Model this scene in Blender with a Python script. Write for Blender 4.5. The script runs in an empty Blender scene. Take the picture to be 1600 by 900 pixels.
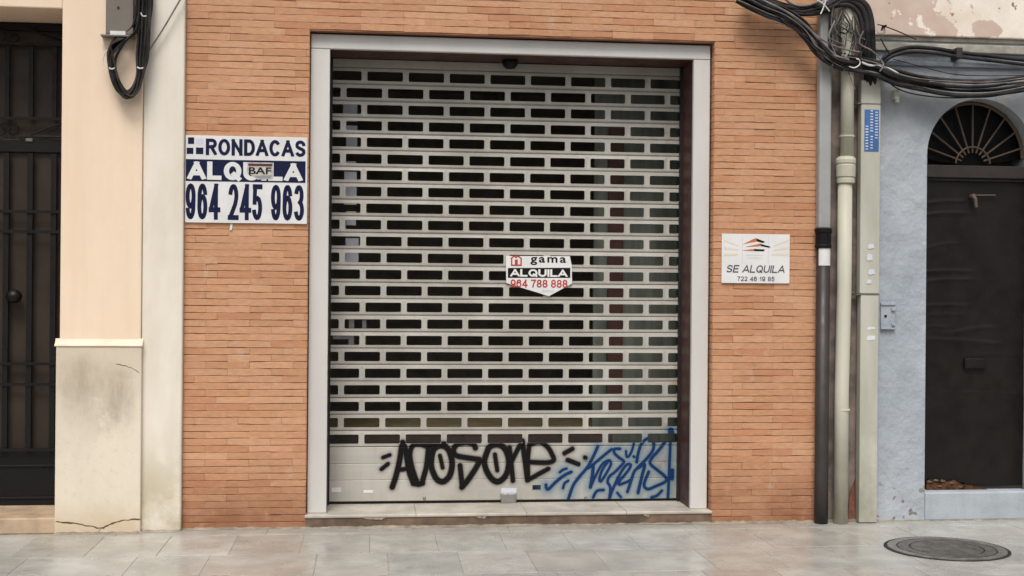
import bpy, math, random
import numpy as np
from mathutils import Vector
random.seed(7); rng = np.random.default_rng(7)
R = math.radians
scene = bpy.context.scene
COL = scene.collection

# ------------------------------------------------------------------ camera
F, YAW, PIT, ROLL, D, HC = 2000.0, R(6.4), R(0.05), R(0.4726), 8.4, 1.563
cam = bpy.data.cameras.new('camera'); cam.sensor_width = 36; cam.lens = F/1600*36
cam.clip_start = .05; cam.clip_end = 500
co = bpy.data.objects.new('camera', cam); COL.objects.link(co)
co.location = (0, -D, HC)
co.rotation_mode = 'XYZ'
from mathutils import Matrix
co.matrix_world = (Matrix.Translation((0, -D, HC)) @ Matrix.Rotation(-YAW, 4, 'Z') @ Matrix.Rotation(PIT, 4, 'X')
                   @ Matrix.Rotation(R(90), 4, 'X') @ Matrix.Rotation(ROLL, 4, 'Z'))
scene.camera = co

# ------------------------------------------------------------------ light
SUN_EL, SUN_AZ = R(57), R(-12)        # azimuth measured from straight out of the facade, to the left
w = bpy.data.worlds.new('World'); scene.world = w; w.use_nodes = True
nt = w.node_tree; bg = nt.nodes['Background']
sky = nt.nodes.new('ShaderNodeTexSky'); sky.sky_type = 'NISHITA'; sky.sun_disc = False
sky.sun_elevation = SUN_EL; sky.sun_rotation = R(180) - SUN_AZ
sky.air_density = 1.0; sky.dust_density = 4.0; sky.ozone_density = .6
hs = nt.nodes.new('ShaderNodeHueSaturation'); hs.inputs['Saturation'].default_value = .35
nt.links.new(sky.outputs[0], hs.inputs['Color']); nt.links.new(hs.outputs[0], bg.inputs[0])
bg.inputs[1].default_value = .093
sl = bpy.data.lights.new('sun', 'SUN'); sl.energy = 1.6; sl.angle = R(24); sl.color = (1, .965, .92)
so = bpy.data.objects.new('sun', sl); COL.objects.link(so)
dirv = Vector((math.sin(SUN_AZ)*math.cos(SUN_EL), -math.cos(SUN_AZ)*math.cos(SUN_EL), math.sin(SUN_EL)))
so.rotation_euler = dirv.to_track_quat('Z', 'Y').to_euler(); so.location = (0, -6, 9)
vs = scene.view_settings; vs.view_transform = 'Standard'; vs.look = 'None'; vs.gamma = 1; vs.exposure = 0.47
vs.use_curve_mapping = False

# ------------------------------------------------------------------ helpers
def at(px, py, Y=0.0):
    """point of the plane y=Y seen at a place of the 1600x900 photograph (x, z)"""
    u, v = px-800., 450.-py
    c, s = math.cos(ROLL), math.sin(ROLL); u, v = c*u-s*v, s*u+c*v
    c, s = math.cos(PIT), math.sin(PIT); y, z = c*F-s*v, s*F+c*v
    c, s = math.cos(YAW), math.sin(YAW); x, y = c*u+s*y, -s*u+c*y
    t = (D+Y)/y
    return x*t, HC+z*t
def at_ground(px, py):
    x1, z1 = at(px, py, 0); t = HC/(HC-z1)
    return x1*t, -D+D*t

class MB:
    def __init__(s): s.v = []; s.f = []; s.c = None
    def add(s, vs, fs):
        n = len(s.v); s.v += [tuple(p) for p in vs]; s.f += [tuple(i+n for i in f) for f in fs]; return s
    def box(s, x0, x1, y0, y1, z0, z1):
        return s.add([(x0,y0,z0),(x1,y0,z0),(x1,y1,z0),(x0,y1,z0),(x0,y0,z1),(x1,y0,z1),(x1,y1,z1),(x0,y1,z1)],
                     [(0,3,2,1),(4,5,6,7),(0,1,5,4),(1,2,6,5),(2,3,7,6),(3,0,4,7)])
    def prism(s, poly, y0, y1):            # polygon [(x,z)] counter-clockwise seen from the street, y0 front
        n = len(poly)
        vs = [(x,y0,z) for x,z in poly]+[(x,y1,z) for x,z in poly]
        return s.add(vs, [tuple(range(n)), tuple(range(2*n-1, n-1, -1))]+[((i+1)%n, i, n+i, n+(i+1)%n) for i in range(n)])
    def flat(s, poly, y): return s.add([(x,y,z) for x,z in poly], [tuple(range(len(poly)))])
    def tube(s, pts, r, seg=8, cap=True):
        pts = [Vector(p) for p in pts]; n = len(pts); vs = []; fs = []
        up = Vector((.13,-.97,.2)); 
        for i,p in enumerate(pts):
            t = (pts[min(i+1,n-1)]-pts[max(i-1,0)]).normalized()
            a = t.cross(up); a = a.normalized() if a.length > 1e-4 else t.cross(Vector((1,0,0))).normalized()
            up = a.cross(t).normalized(); b = up
            rr = r[i] if isinstance(r,(list,tuple)) else r
            vs += [p+a*(rr*math.cos(k*2*math.pi/seg))+b*(rr*math.sin(k*2*math.pi/seg)) for k in range(seg)]
        for i in range(n-1):
            for k in range(seg):
                k2 = (k+1)%seg; fs.append((i*seg+k, i*seg+k2, (i+1)*seg+k2, (i+1)*seg+k))
        if cap: fs += [tuple(range(seg-1,-1,-1)), tuple(range((n-1)*seg, n*seg))]
        return s.add(vs, fs)
    def lathe(s, x, y, prof, seg=24):      # prof [(r,z)]
        n = len(prof)
        vs = [(x+r*math.cos(k*2*math.pi/seg), y+r*math.sin(k*2*math.pi/seg), z) for r,z in prof for k in range(seg)]
        fs = [(i*seg+k, i*seg+(k+1)%seg, (i+1)*seg+(k+1)%seg, (i+1)*seg+k) for i in range(n-1) for k in range(seg)]
        fs += [tuple(range(seg-1,-1,-1)), tuple(range((n-1)*seg, n*seg))]
        return s.add(vs, fs)

ORG = {}
def thing(name, label, cat, loc=(0,0,0), group=None):
    o = bpy.data.objects.new(name, None); COL.objects.link(o); o.location = loc
    o.empty_display_size = .1; ORG[o] = Vector(loc)
    tag(o, label, cat, group); return o
def tag(o, label=None, cat=None, group=None, kind=None):
    if label: o['label'] = label
    if cat: o['category'] = cat
    if group: o['group'] = group
    if kind: o['kind'] = kind
    return o
def obj(name, mb, mat, parent=None, smooth=False, bevel=0, label=None, origin=None):
    me = bpy.data.meshes.new(name)
    off = ORG[parent] if parent else Vector(origin or (0,0,0))
    me.from_pydata([tuple(Vector(v)-off) for v in mb.v], [], mb.f); me.validate(); me.update()
    o = bpy.data.objects.new(name, me); COL.objects.link(o)
    me.materials.append(mat)
    if smooth: me.polygons.foreach_set('use_smooth', [True]*len(me.polygons))
    if parent: o.parent = parent
    else: o.location = off
    ORG[o] = off
    if bevel:
        b = o.modifiers.new('bevel','BEVEL'); b.width = bevel; b.segments = 2; b.limit_method = 'ANGLE'
    if label: o['label'] = label
    return o

# ------------------------------------------------------------------ materials
def lin(h):
    f = lambda c: c/12.92 if c <= .04045 else ((c+.055)/1.055)**2.4
    return tuple(f(int(h[i:i+2],16)/255) for i in (0,2,4))+(1,)
def mk(name, base, rough=.7, metal=0, spec=.5):
    m = bpy.data.materials.new(name); m.use_nodes = True
    b = m.node_tree.nodes['Principled BSDF']
    b.inputs['Base Color'].default_value = base if len(base)==4 else (*base,1)
    b.inputs['Roughness'].default_value = rough; b.inputs['Metallic'].default_value = metal
    b.inputs['Specular IOR Level'].default_value = spec
    return m, m.node_tree, b
class G:                                    # tiny node graph builder
    def __init__(s, nt): s.nt = nt; s.tc = nt.nodes.new('ShaderNodeNewGeometry').outputs['Position']
    def n(s, t, **k):
        x = s.nt.nodes.new(t)
        for a,b in k.items(): setattr(x,a,b)
        return x
    def link(s, a, b): s.nt.links.new(a,b)
    def vec(s, scale=(1,1,1), loc=(0,0,0)):
        m = s.n('ShaderNodeMapping'); m.inputs['Scale'].default_value = scale; m.inputs['Location'].default_value = loc
        s.link(s.tc, m.inputs[0]); return m.outputs[0]
    def noise(s, scale, detail=4, rough=.55, stretch=(1,1,1), loc=(0,0,0), dist=0):
        x = s.n('ShaderNodeTexNoise'); x.inputs['Scale'].default_value = scale; x.inputs['Detail'].default_value = detail
        x.inputs['Roughness'].default_value = rough; x.inputs['Distortion'].default_value = dist
        s.link(s.vec(stretch,loc), x.inputs['Vector']); return x.outputs['Fac']
    def ramp(s, f, a, b, lo=0., hi=1.):
        x = s.n('ShaderNodeMapRange'); x.interpolation_type = 'SMOOTHSTEP'
        for i,v in zip((1,2,3,4),(a,b,lo,hi)): x.inputs[i].default_value = v
        s.link(f, x.inputs[0]); return x.outputs[0]
    def math(s, op, a, b=None):
        x = s.n('ShaderNodeMath', operation=op)
        for i,v in enumerate((a,b)):
            if v is None: continue
            if isinstance(v,(int,float)): x.inputs[i].default_value = v
            else: s.link(v, x.inputs[i])
        return x.outputs[0]
    def mix(s, f, a, b, mode='MIX'):
        x = s.n('ShaderNodeMix', data_type='RGBA', blend_type=mode)
        for i,v in ((0,f),(6,a),(7,b)):
            if isinstance(v,(int,float)): x.inputs[i].default_value = v
            elif isinstance(v,tuple): x.inputs[i].default_value = v if len(v)==4 else (*v,1)
            else: s.link(v, x.inputs[i])
        return x.outputs[2]
    def xyz(s, i):
        x = s.n('ShaderNodeSeparateXYZ'); s.link(s.tc, x.inputs[0]); return x.outputs[i]
    def bump(s, h, b, strength=.3, dist=.01, prev=None):
        x = s.n('ShaderNodeBump'); x.inputs['Strength'].default_value = strength; x.inputs['Distance'].default_value = dist
        s.link(h, x.inputs['Height'])
        if prev is not None: s.link(prev, x.inputs['Normal'])
        s.link(x.outputs[0], b.inputs['Normal']); return x.outputs[0]
def plain(name, hexc, rough=.6, metal=0, var=.12, scale=8, bump=.1, bscale=60, spec=.5, stretch=(1,1,1)):
    c = lin(hexc) if isinstance(hexc,str) else hexc
    m,nt,b = mk(name, c, rough, metal, spec); g = G(nt)
    d = tuple(x*(1-var*2) for x in c[:3]); l = tuple(min(1,x*(1+var)) for x in c[:3])
    f = g.ramp(g.noise(scale,6,.6,stretch), .3,.7)
    g.link(g.mix(f,d,l), b.inputs['Base Color'])
    if bump: g.bump(g.noise(bscale,5), b, bump, .004)
    g.link(g.ramp(g.noise(scale*2.3,4),.3,.7,max(.05,rough-.1),min(1,rough+.1)), b.inputs['Roughness'])
    return m

def brick_mat():
    m,nt,b = mk('thin terracotta brick',(.4,.2,.1),.85,0,.3); g = G(nt)
    a = g.n('ShaderNodeAttribute', attribute_name='tint')
    fine = g.noise(55,6,.65,(.35,1,1)); big = g.noise(1.3,4,.6)
    c = g.mix(g.ramp(fine,.32,.72), a.outputs['Color'], g.mix(1.,a.outputs['Color'],(1.22,1.2,1.15),'MULTIPLY'))
    c = g.mix(g.ramp(big,.35,.75,0,.35), c, g.mix(1.,c,(.82,.74,.70),'MULTIPLY'))
    z = g.xyz(2)                                                  # splashed dirt along the foot of the wall
    foot = g.math('MULTIPLY', g.ramp(z,.0,.55,1,0), g.ramp(g.noise(5,5,.6,(.6,1,1.4)),.25,.7,.45,1))
    c = g.mix(foot, c, g.mix(1.,c,(.54,.45,.42),'MULTIPLY'))
    bl = g.ramp(g.noise(9,5,.7,(1,1,.55),(3,1,2)),.56,.78,0,.55)   # whitish bloom
    c = g.mix(bl, c, (.56,.44,.32))
    rd = g.math('MULTIPLY', g.ramp(g.noise(8,6,.65,(.5,1,1.5),(9,1,5)),.60,.72,0,.6), g.ramp(g.noise(1.1,3,.5,(1,1,1),(2,2,6)),.42,.6,.15,1))
    c = g.mix(rd, c, (.40,.16,.085))
    g.link(c, b.inputs['Base Color'])
    g.bump(g.noise(90,6,.7,(.4,1,1)), b, .4, .004)
    return m
def plaster(name, hexc, stain, amount=.5, bump=.25, scale=1.5, vertical=.35, low=None, rough=.85):
    c = lin(hexc); m,nt,b = mk(name,c,rough,0,.3); g = G(nt)
    f = g.ramp(g.noise(scale,7,.62,(1,1,vertical)),.38,.72,0,amount)
    k = g.mix(f, c, lin(stain))
    k = g.mix(g.ramp(g.noise(14,5,.6,(1,1,.5)),.35,.75,0,.12), k, g.mix(1.,k,(.8,.77,.72),'MULTIPLY'))
    k = g.mix(g.ramp(g.noise(6,3,.6,(1.6,1,.05),(2,0,0)),.42,.7,0,.28), k, lin(stain))
    k = g.mix(g.ramp(g.noise(4,7,.7,(1,1,.8),(1,4,2)),.60,.74,0,.35), k, g.mix(1.,c,(1.07,1.06,1.05),'MULTIPLY'))
    if low:
        hc, zt, am = low
        k = g.mix(g.math('MULTIPLY',g.ramp(g.xyz(2),0,zt,1,0),g.ramp(g.noise(4,6,.65),.3,.65,0,am)), k, lin(hc))
    g.link(k, b.inputs['Base Color'])
    n1 = g.bump(g.noise(3.5,4,.5), b, bump, .03)
    g.bump(g.noise(70,5,.6), b, bump*.7, .004, n1)
    return m
def plinth_mat():
    c = lin('ded3c0'); m,nt,b = mk('stained limestone plinth',c,.8,0,.3); g = G(nt)
    x = g.xyz(0); z = g.xyz(2)
    # a soot patch with drips in the upper half, streaks, ochre foot
    dx = g.math('DIVIDE', g.math('SUBTRACT', x, -1.70), .27); dz = g.math('DIVIDE', g.math('SUBTRACT', z, .84), .34)
    d = g.math('ADD', g.math('ADD', g.math('MULTIPLY',dx,dx), g.math('MULTIPLY',dz,dz)), g.ramp(g.noise(3.2,5,.6,(1,1,.7)),.2,.8,-.6,.6))
    st = g.math('MULTIPLY', g.ramp(d,-.2,1.2,1,0), g.ramp(g.noise(9,6,.6,(1.6,1,.45)),.25,.75,.30,.80))
    k = g.mix(g.ramp(g.noise(2.4,6,.6,(1.2,1,.6)),.35,.7,0,.6), c, lin('cabfae'))
    k = g.mix(g.ramp(z,.70,1.1,0,.6), k, lin('c6b8a2'))
    k = g.mix(st, k, lin('938470'))
    k = g.mix(g.ramp(g.noise(22,5,.65),.5,.75,0,.22), k, lin('b09c80'))
    k = g.mix(g.ramp(g.noise(5,6,.7,(1,1,1),(5,0,1)),.58,.72,0,.45), k, lin('e6dccb'))
    k = g.mix(g.math('MULTIPLY',g.ramp(z,0,.25,1,0),g.ramp(g.noise(6,5),.3,.6,.1,.6)), k, lin('c0a680'))
    g.link(k, b.inputs['Base Color']); g.bump(g.noise(45,6,.65), b, .25, .005)
    return m
def peeling():
    m,nt,b = mk('old peeling limewash',(.7,.66,.6),.9,0,.2); g = G(nt)
    x = g.xyz(0)
    side = g.ramp(x, 3.55, 4.35, .13, -.15)
    px_, pz_ = at(1546,48,-.035); ddx = g.math('SUBTRACT',x,px_); ddz = g.math('MULTIPLY',g.math('SUBTRACT',g.xyz(2),pz_),1.5)
    rad = g.math('SQRT', g.math('ADD', g.math('MULTIPLY',ddx,ddx), g.math('MULTIPLY',ddz,ddz)))
    patch = g.ramp(rad,.05,.16,.30,0)
    pe = g.ramp(g.math('ADD', g.math('ADD', g.noise(5.5,8,.66,(1,1,1),(4.2,0,1.7)), side), patch), .50,.525)
    spots = g.ramp(g.noise(11,4,.5,(1,1,1),(2,5,1)),.69,.715)
    pink = g.mix(g.noise(6,5), lin('bb9f8f'), lin('d6c6b8'))
    wh = g.mix(g.ramp(g.noise(2.5,6,.6),.35,.7), lin('efe5d8'), lin('dccdbb'))
    k = g.mix(pe, wh, pink); k = g.mix(spots, k, lin('9d7b66'))
    g.link(k, b.inputs['Base Color'])
    n1 = g.bump(pe, b, -.5, .006); g.bump(g.noise(40,5), b, .25, .006, n1)
    return m
def blue_wall():
    c = lin('a3abb6'); m,nt,b = mk('blue grey painted lumpy render',c,.75,0,.35); g = G(nt)
    k = g.mix(g.ramp(g.noise(1.6,6,.6,(1,1,.5)),.35,.7), lin('9aa1a9'), lin('afb4b9'))
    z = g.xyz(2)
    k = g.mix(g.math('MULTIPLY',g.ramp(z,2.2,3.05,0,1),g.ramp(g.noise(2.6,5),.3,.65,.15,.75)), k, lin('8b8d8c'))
    k = g.mix(g.ramp(g.noise(7,6,.7,(1,1,.6),(7,2,0)),.62,.72,0,.5), k, lin('c3c6c6'))
    chips = g.math('MULTIPLY', g.ramp(g.noise(11,4,.5,(1,1,1),(1,1,4)),.60,.63), g.ramp(z,.08,.45,1,0))
    k = g.mix(chips, k, lin('77736c'))
    g.link(k, b.inputs['Base Color'])
    n1 = g.bump(g.noise(5.5,5,.55,(1,1,.8)), b, .6, .06)
    n2 = g.bump(g.noise(16,5,.6,(1,1,.5)), b, .2, .015, n1); g.bump(g.noise(85,4), b, .15, .003, n2)
    return m
def shutter_mat():
    c = lin('b5aea2'); m,nt,b = mk('dusty beige aluminium',c,.42,.15,.5); g = G(nt)
    k = g.mix(g.ramp(g.noise(2.2,5,.6,(1,1,.6)),.3,.7), lin('a8a39a'), lin('bbb7ae'))
    k = g.mix(g.ramp(g.noise(18,5,.65,(1.5,1,.12)),.45,.8,0,.22), k, lin('958d80'))       # rain streaks
    k = g.mix(g.ramp(g.noise(6,6,.7,(.4,1,3),(3,0,3)),.60,.75,0,.35), k, lin('9c8c74'))
    x = g.xyz(0)
    k = g.mix(g.math('MULTIPLY', g.ramp(x,1.7,2.15,0,1), g.ramp(g.noise(9,4,.6,(1,1,1),(8,2,2)),.58,.7,0,.5)), k, lin('a0744c'))
    k = g.mix(g.ramp(g.noise(70,3,.6),.62,.8,0,.4), k, lin('80786b'))
    g.link(k, b.inputs['Base Color']); g.link(g.ramp(g.noise(5,5),.3,.7,.34,.58), b.inputs['Roughness'])
    n1 = g.bump(g.noise(2.5,3,.5,(.6,1,2)), b, .12, .02); g.bump(g.noise(80,4), b, .06, .003, n1)
    return m
def slab_mat():
    m,nt,b = mk('worn stone paving',(.35,.33,.3),.5,0,.5); g = G(nt)
    a = g.n('ShaderNodeAttribute', attribute_name='tint')
    f = g.ramp(g.noise(3.2,7,.65,(1,1,1)),.3,.72)
    k = g.mix(f, g.mix(1.,a.outputs['Color'],(.78,.77,.74),'MULTIPLY'), g.mix(1.,a.outputs['Color'],(1.14,1.13,1.11),'MULTIPLY'))
    k = g.mix(g.ramp(g.noise(60,4,.7),.4,.8,0,.25), k, g.mix(1.,k,(.7,.7,.68),'MULTIPLY'))
    k = g.mix(g.ramp(g.noise(38,2,.5,(1,1,1),(4,4,0)),.735,.75,0,.7), k, (.55,.53,.5))
    g.link(k, b.inputs['Base Color'])
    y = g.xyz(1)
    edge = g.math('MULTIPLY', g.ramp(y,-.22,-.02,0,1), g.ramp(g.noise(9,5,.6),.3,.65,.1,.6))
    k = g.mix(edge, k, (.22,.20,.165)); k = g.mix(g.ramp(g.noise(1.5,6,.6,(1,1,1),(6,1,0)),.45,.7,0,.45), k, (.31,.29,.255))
    k = g.mix(g.ramp(g.noise(150,3,.6),.5,.75,0,.35), k, (.27,.26,.24)); g.link(k, b.inputs['Base Color'])
    g.link(g.ramp(g.noise(2.4,5,.6,(1,1,1),(3,2,1)),.3,.7,.16,.46), b.inputs['Roughness'])
    n1 = g.bump(g.noise(7,5), b, .15, .01); g.bump(g.noise(120,4), b, .12, .002, n1)
    return m
def paint_mat(name, core, halo):
    m,nt,b = mk(name,core,.8,0,.15); g = G(nt)
    a = g.n('ShaderNodeAttribute', attribute_name='paint').outputs['Fac']
    t = g.n('ShaderNodeBsdfTransparent'); x = g.n('ShaderNodeMixShader')
    f = g.math('ADD', a, g.math('MULTIPLY', g.math('SUBTRACT', g.noise(240,3,.7), .5), g.math('MULTIPLY', g.ramp(a,0,.15), g.ramp(a,1,.4,0,.22))))
    c = g.mix(g.ramp(a,.3,.85), halo, g.mix(g.noise(18,4), core, tuple(q*1.25 for q in core[:3])))
    g.link(c, b.inputs['Base Color'])
    g.link(g.math('MINIMUM', g.math('MAXIMUM', f, 0.), 1.), x.inputs[0]); g.link(t.outputs[0], x.inputs[1]); g.link(b.outputs[0], x.inputs[2])
    g.link(x.outputs[0], nt.nodes['Material Output'].inputs[0])
    return m

M = dict(
 brick=brick_mat(), mortar=plain('brick mortar','91644b',.9),
 frame=plain('pale grey stone frame','cbc8c3',.5,0,.04,2.5,.08,90,stretch=(1,1,.3)),
 lining=plain('dark brown lining','4a2c25',.5,0,.15,3,.1,50,stretch=(1,1,.2)),
 shutter=shutter_mat(),
 dark=plain('dark metal','1b1a1a',.5), black=plain('black rubber','0c0b0c',.6,0,.1,8,.1,60,.25), steel=plain('bright steel','aaa8a6',.3,.9,.05),
 marble=plain('worn threshold marble','b9b2a6',.4,0,.12,5,.08), chip=plain('chipped stone','a8988b',.9,0,.3,30,.4), riser=plain('brown riser stone','6e5a4a',.8,0,.25,6,.2),
 mortar_line=plain('pale pointing','8f8778',.9,0,.2,9,.3),
 cream=plaster('cream pink render','ecd6be','dfc4a6',.5,.12,1.2,.22), strip=plaster('pale ivory render','e6ded1','ccc3ae',.75,.18,1.6,.3,('a89a76',.75,.75)),
 plinth=plinth_mat(), lip=plain('pale moulding','e3cfb9',.7,0,.06,6), stepstone=plain('doorstep stone','b49c82',.6,0,.15,6),
 iron=plain('dark painted iron','0d0b09',.5,.0,.1,8,.1,60,.3), door_panel=plain('dim brown door glass','352b22',.5,0,.15,3,.1,60,.3), kick=plain('black door panel','070707',.5,0,.1,8,.1,60,.3),
 crack=plain('crack','5b4934',.95),
 blue=blue_wall(), peel=peeling(), ledge=plain('dirty ledge','aaa597',.85,0,.2,7,.3), moulding=plain('grey moulding','8b929b',.8,0,.15,6,.3),
 gap=plain('dirty grey brown render','7d7068',.9,0,.25,6,.35,40), reddish=plain('exposed red brick','7a4f41',.9,0,.25,20,.4),
 sill=plaster('pale blue painted step','a9b0b6','8f9598',.6,.5,4,.8),
 plastic=plain('dark brown sheeting','15100d',.45,0,.15,4,.05,60,.3), wood=plain('old dark wood','2b241f',.7,0,.2,5,.2,30,stretch=(.2,1,1)),
 rust=plain('brown iron bars','6b594a',.7,.2), rot=plain('rotten wood','4f3622',.9,0,.6,22,.6,60,.2), void=plain('dark glass','040404',.5,0,.1,8,0,60,.15),
 greypipe=plain('grey painted pipe','9fa09d',.5,.1,.06,3), darkpipe=plain('dark steel pipe','36302e',.5,.1,.15,4),
 ivory=plaster('weathered ivory downpipe','cbc8b8','9c9983',.5,.04,3,.25,('8a8770',.9,.55),.5), trunk=plaster('weathered ivory duct','bfbdb1','8f8f7c',.55,.04,3,.25,('85846f',1.1,.6),.55),
 white=plain('white plastic','dedcda',.45,0,.03,5,0), oldpaper=plain('yellowed paper','bdb7b0',.7,0,.15,40,0), paper=plain('white paper','d9d8d6',.7,0,.04,8,0), navy=plain('navy print','10163a',.6,0,.08,9,0,60,.2),
 maroon=plain('maroon print','571f22',.5,0,.1), palegrey=plain('pale print','c9ccd4',.6,0,.04), ink=plain('black print','0e0e10',.6,0,.1,8,0,60,.2), grey_ink=plain('grey print','3d4048',.5,0,.1), red=plain('red print','b43a31',.5,0,.1),
 orange=plain('orange print','cf7a3e',.5,0,.1), beige=plain('beige print','dccfbd',.6,0,.03), midgrey=plain('grey print line','8e9196',.6,0,.05),
 bluep=plain('blue sticker','3f6aa3',.5,0,.1), metal_box=plain('grey brown meter cover','756c62',.5,.1,.06,4), cable=plain('dusty black cable','272525',.65,0,.4,9,.2,50,.3), cable_brown=plain('brown black cable','37312e',.7,0,.4,9,.2,50,.3),
 cable_grey=plain('grey cable','77726e',.6,0,.25,9,0), cable_white=plain('white cable','d2cfc8',.5,0,.06,6,0), cable_green=plain('dark green wire','26332d',.5,0,.1,6,0),
 iron_cover=plain('cast iron','6b6762',.45,.35,.2,14,.3,120), iron_dark=plain('cast iron groove','2a2725',.7,.2,.2), iron_light=plain('worn cast iron','827d77',.42,.3,.2,20,.25,120),
 slab=slab_mat(), asphalt=plain('asphalt',(.06,.06,.06,1),.9,0,.2,3,.4,150),
 room=plain('dim room wall','7d756a',.8), panel=plain('grey green panel','73776d',.5,0,.22,3,.1,60,.5,(3,1,.3)), post=plain('red brown post','54342a',.6), shelf=plain('olive board','857859',.7), carton=plain('counter board','574a44',.8),
 glow_black=paint_mat('black spray paint',(.006,.005,.005),(.012,.012,.012)), glow_blue=paint_mat('blue spray paint',(.006,.028,.10),(.10,.26,.38)),
)

# ------------------------------------------------------------------ ground
ground = MB().add([(-150,-150,-.13),(150,-150,-.13),(150,.3,-.13),(-150,.3,-.13)],[(0,1,2,3)])
tag(obj('road', ground, M['asphalt']), 'asphalt road running along in front of the paved walk', 'road', kind='structure')
def slabs():
    mb = MB(); cols = []
    tones = [(.39,.39,.37),(.395,.39,.362),(.42,.415,.395),(.375,.360,.332),(.372,.364,.338),(.405,.405,.382),(.39,.39,.368)]
    rows = [(-.20,.06)]; y = -.20
    while y > -3.8: rows.append((y-.60, y)); y -= .60
    for i,(y0,y1) in enumerate(rows):
        x = -9 + (0.0 if i%2 else .31)
        while x < 11:
            wd = .41 if i else .62
            wd *= random.choice((1,1,1,1.5))
            c = random.choice(tones); k = 1.07*random.uniform(.95,1.05); g_ = .0012
            n = len(mb.v); dz = random.uniform(-.0012,.0012)
            mb.add([(x+g_,y0+g_,-.02),(x+wd-g_,y0+g_,-.02),(x+wd-g_,y1-g_,-.02),(x+g_,y1-g_,-.02),
                    (x+g_,y0+g_,dz-.0015),(x+wd-g_,y0+g_,dz-.0015),(x+wd-g_,y1-g_,dz-.0015),(x+g_,y1-g_,dz-.0015),
                    (x+g_+.002,y0+g_+.002,dz),(x+wd-g_-.002,y0+g_+.002,dz),(x+wd-g_-.002,y1-g_-.002,dz),(x+g_+.002,y1-g_-.002,dz)],
                   [(0,1,5,4),(1,2,6,5),(2,3,7,6),(3,0,4,7),(4,5,9,8),(5,6,10,9),(6,7,11,10),(7,4,8,11),(8,9,10,11)])
            cols += [tuple(q*k for q in c)]*12
            x += wd
    o = obj('pavement', mb, M['slab'])
    a = o.data.color_attributes.new('tint','FLOAT_COLOR','POINT')
    a.data.foreach_set('color', np.array([(*c,1) for c in cols]).ravel())
    tag(o, 'worn grey and brown stone slab pavement in front of the shop', 'pavement', kind='structure')
slabs()
bed = MB().box(-9,11,-4.325,.3,-.13,-.003)
tag(obj('pavement_bed', bed, M['mortar_line']), 'pale mortar bed between the paving slabs', 'pavement', kind='structure')

# ------------------------------------------------------------------ brick shop building
XL, XR, X0, X1 = -.395, 2.303, -1.176, 3.022          # opening, brick ends
ZO = 3.232; TOP = 5.0
shop = thing('brick_building', 'orange brick shopfront building with a wide grey-framed doorway closed by a shutter', 'building', (.95,.2,0))
core = MB()
core.box(X0,XL,.0042,.45,0,TOP); core.box(XR,X1+.004,.0042,.45,0,TOP); core.box(XL,XR,.0045,.45,ZO,TOP)
obj('masonry', core, M['mortar'], shop)
def bricks():
    mb = MB(); cols = []; ch = .0450; L = .278
    tones = [(.475,.254,.143),(.49,.267,.153),(.46,.242,.134),(.505,.285,.168),(.475,.256,.147),(.485,.262,.15),(.445,.222,.122),(.50,.275,.165)]
    nrow = int(4.3/ch)
    for r in range(nrow):
        z0, z1 = r*ch, (r+1)*ch
        spans = [(X0,X1)] if z0 >= ZO-.01 else [(X0,XL),(XR,X1)]
        for xa,xb in spans:
            ph = (r%2)*L/2 + (random.choice((0,0,0,L*.25)))
            x = xa - ph
            while x < xb-.002:
                a, b = max(x,xa), min(x+L,xb); x += L
                if b-a < .012: continue
                t = random.choice(tones); k = random.uniform(.955,1.045); col = tuple(q*k for q in t)
                if random.random() < .02: col = (.44,.215,.12)
                dy = random.uniform(-.0020,.0015); tilt = random.uniform(-.0012,.0012)
                n = max(2,int((b-a)/.03)); gap = random.choice((.0004,.0008,.0013,.0018,.0026)); e = random.choice((.0002,.0004,.0010))
                jb = np.cumsum(rng.normal(0,.0010,n+1)); jb -= jb.mean(); jt = np.cumsum(rng.normal(0,.0010,n+1)); jt -= jt.mean()
                jb = np.clip(jb,-.0012,.0030); jt = np.clip(jt,-.0030,.0012)
                vs = []
                for i in range(n+1):
                    xx = a+e+(b-a-2*e)*i/n; yy = dy+tilt*(2*i/n-1)+random.uniform(-.0005,.0005)
                    zb, zt = z0+gap+jb[i], z1-gap+jt[i]
                    vs += [(xx,.006,zb),(xx,yy+.0018,zb),(xx,yy,zb+.0016),(xx,yy,zt-.0016),(xx,yy+.0018,zt),(xx,.006,zt)]
                fs = [(6*i+j, 6*(i+1)+j, 6*(i+1)+j+1, 6*i+j+1) for i in range(n) for j in range(5)]
                fs += [(0,1,2,3,4,5)[::1], tuple(6*n+q for q in (5,4,3,2,1,0))]
                mb.add(vs, fs); cols += [col]*len(vs)
    # the brick returns of the opening
    for xx, s in ((XL,1),(XR,-1)):
        for r in range(int(ZO/ch)+1):
            z0,z1 = r*ch+.0022, min((r+1)*ch-.0022,ZO); col = random.choice(tones)
            a,b = sorted((xx, xx+s*.0035)); n=len(mb.v); mb.box(a,b,.004,.12,z0,z1); cols += [col]*8
    o = obj('brick_facing', mb, M['brick'], shop)
    a = o.data.color_attributes.new('tint','FLOAT_COLOR','POINT')
    a.data.foreach_set('color', np.array([(*c,1) for c in cols]).ravel())
bricks()
FX0, FX1, IX0, IX1 = -.386, 2.287, -.262, 2.173       # frame outside, inside
ZI, ZF, ZT = 3.127, 3.222, .088
obj('door_jamb', MB().box(FX0,IX0,.06,.10,ZT,ZI-.002), M['frame'], shop, bevel=.004)
obj('door_jamb', MB().box(IX1,FX1,.06,.10,ZT,ZI-.002), M['frame'], shop, bevel=.004)
obj('lintel', MB().box(FX0,FX1,.057,.10,ZI,ZF), M['frame'], shop, bevel=.005)
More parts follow.
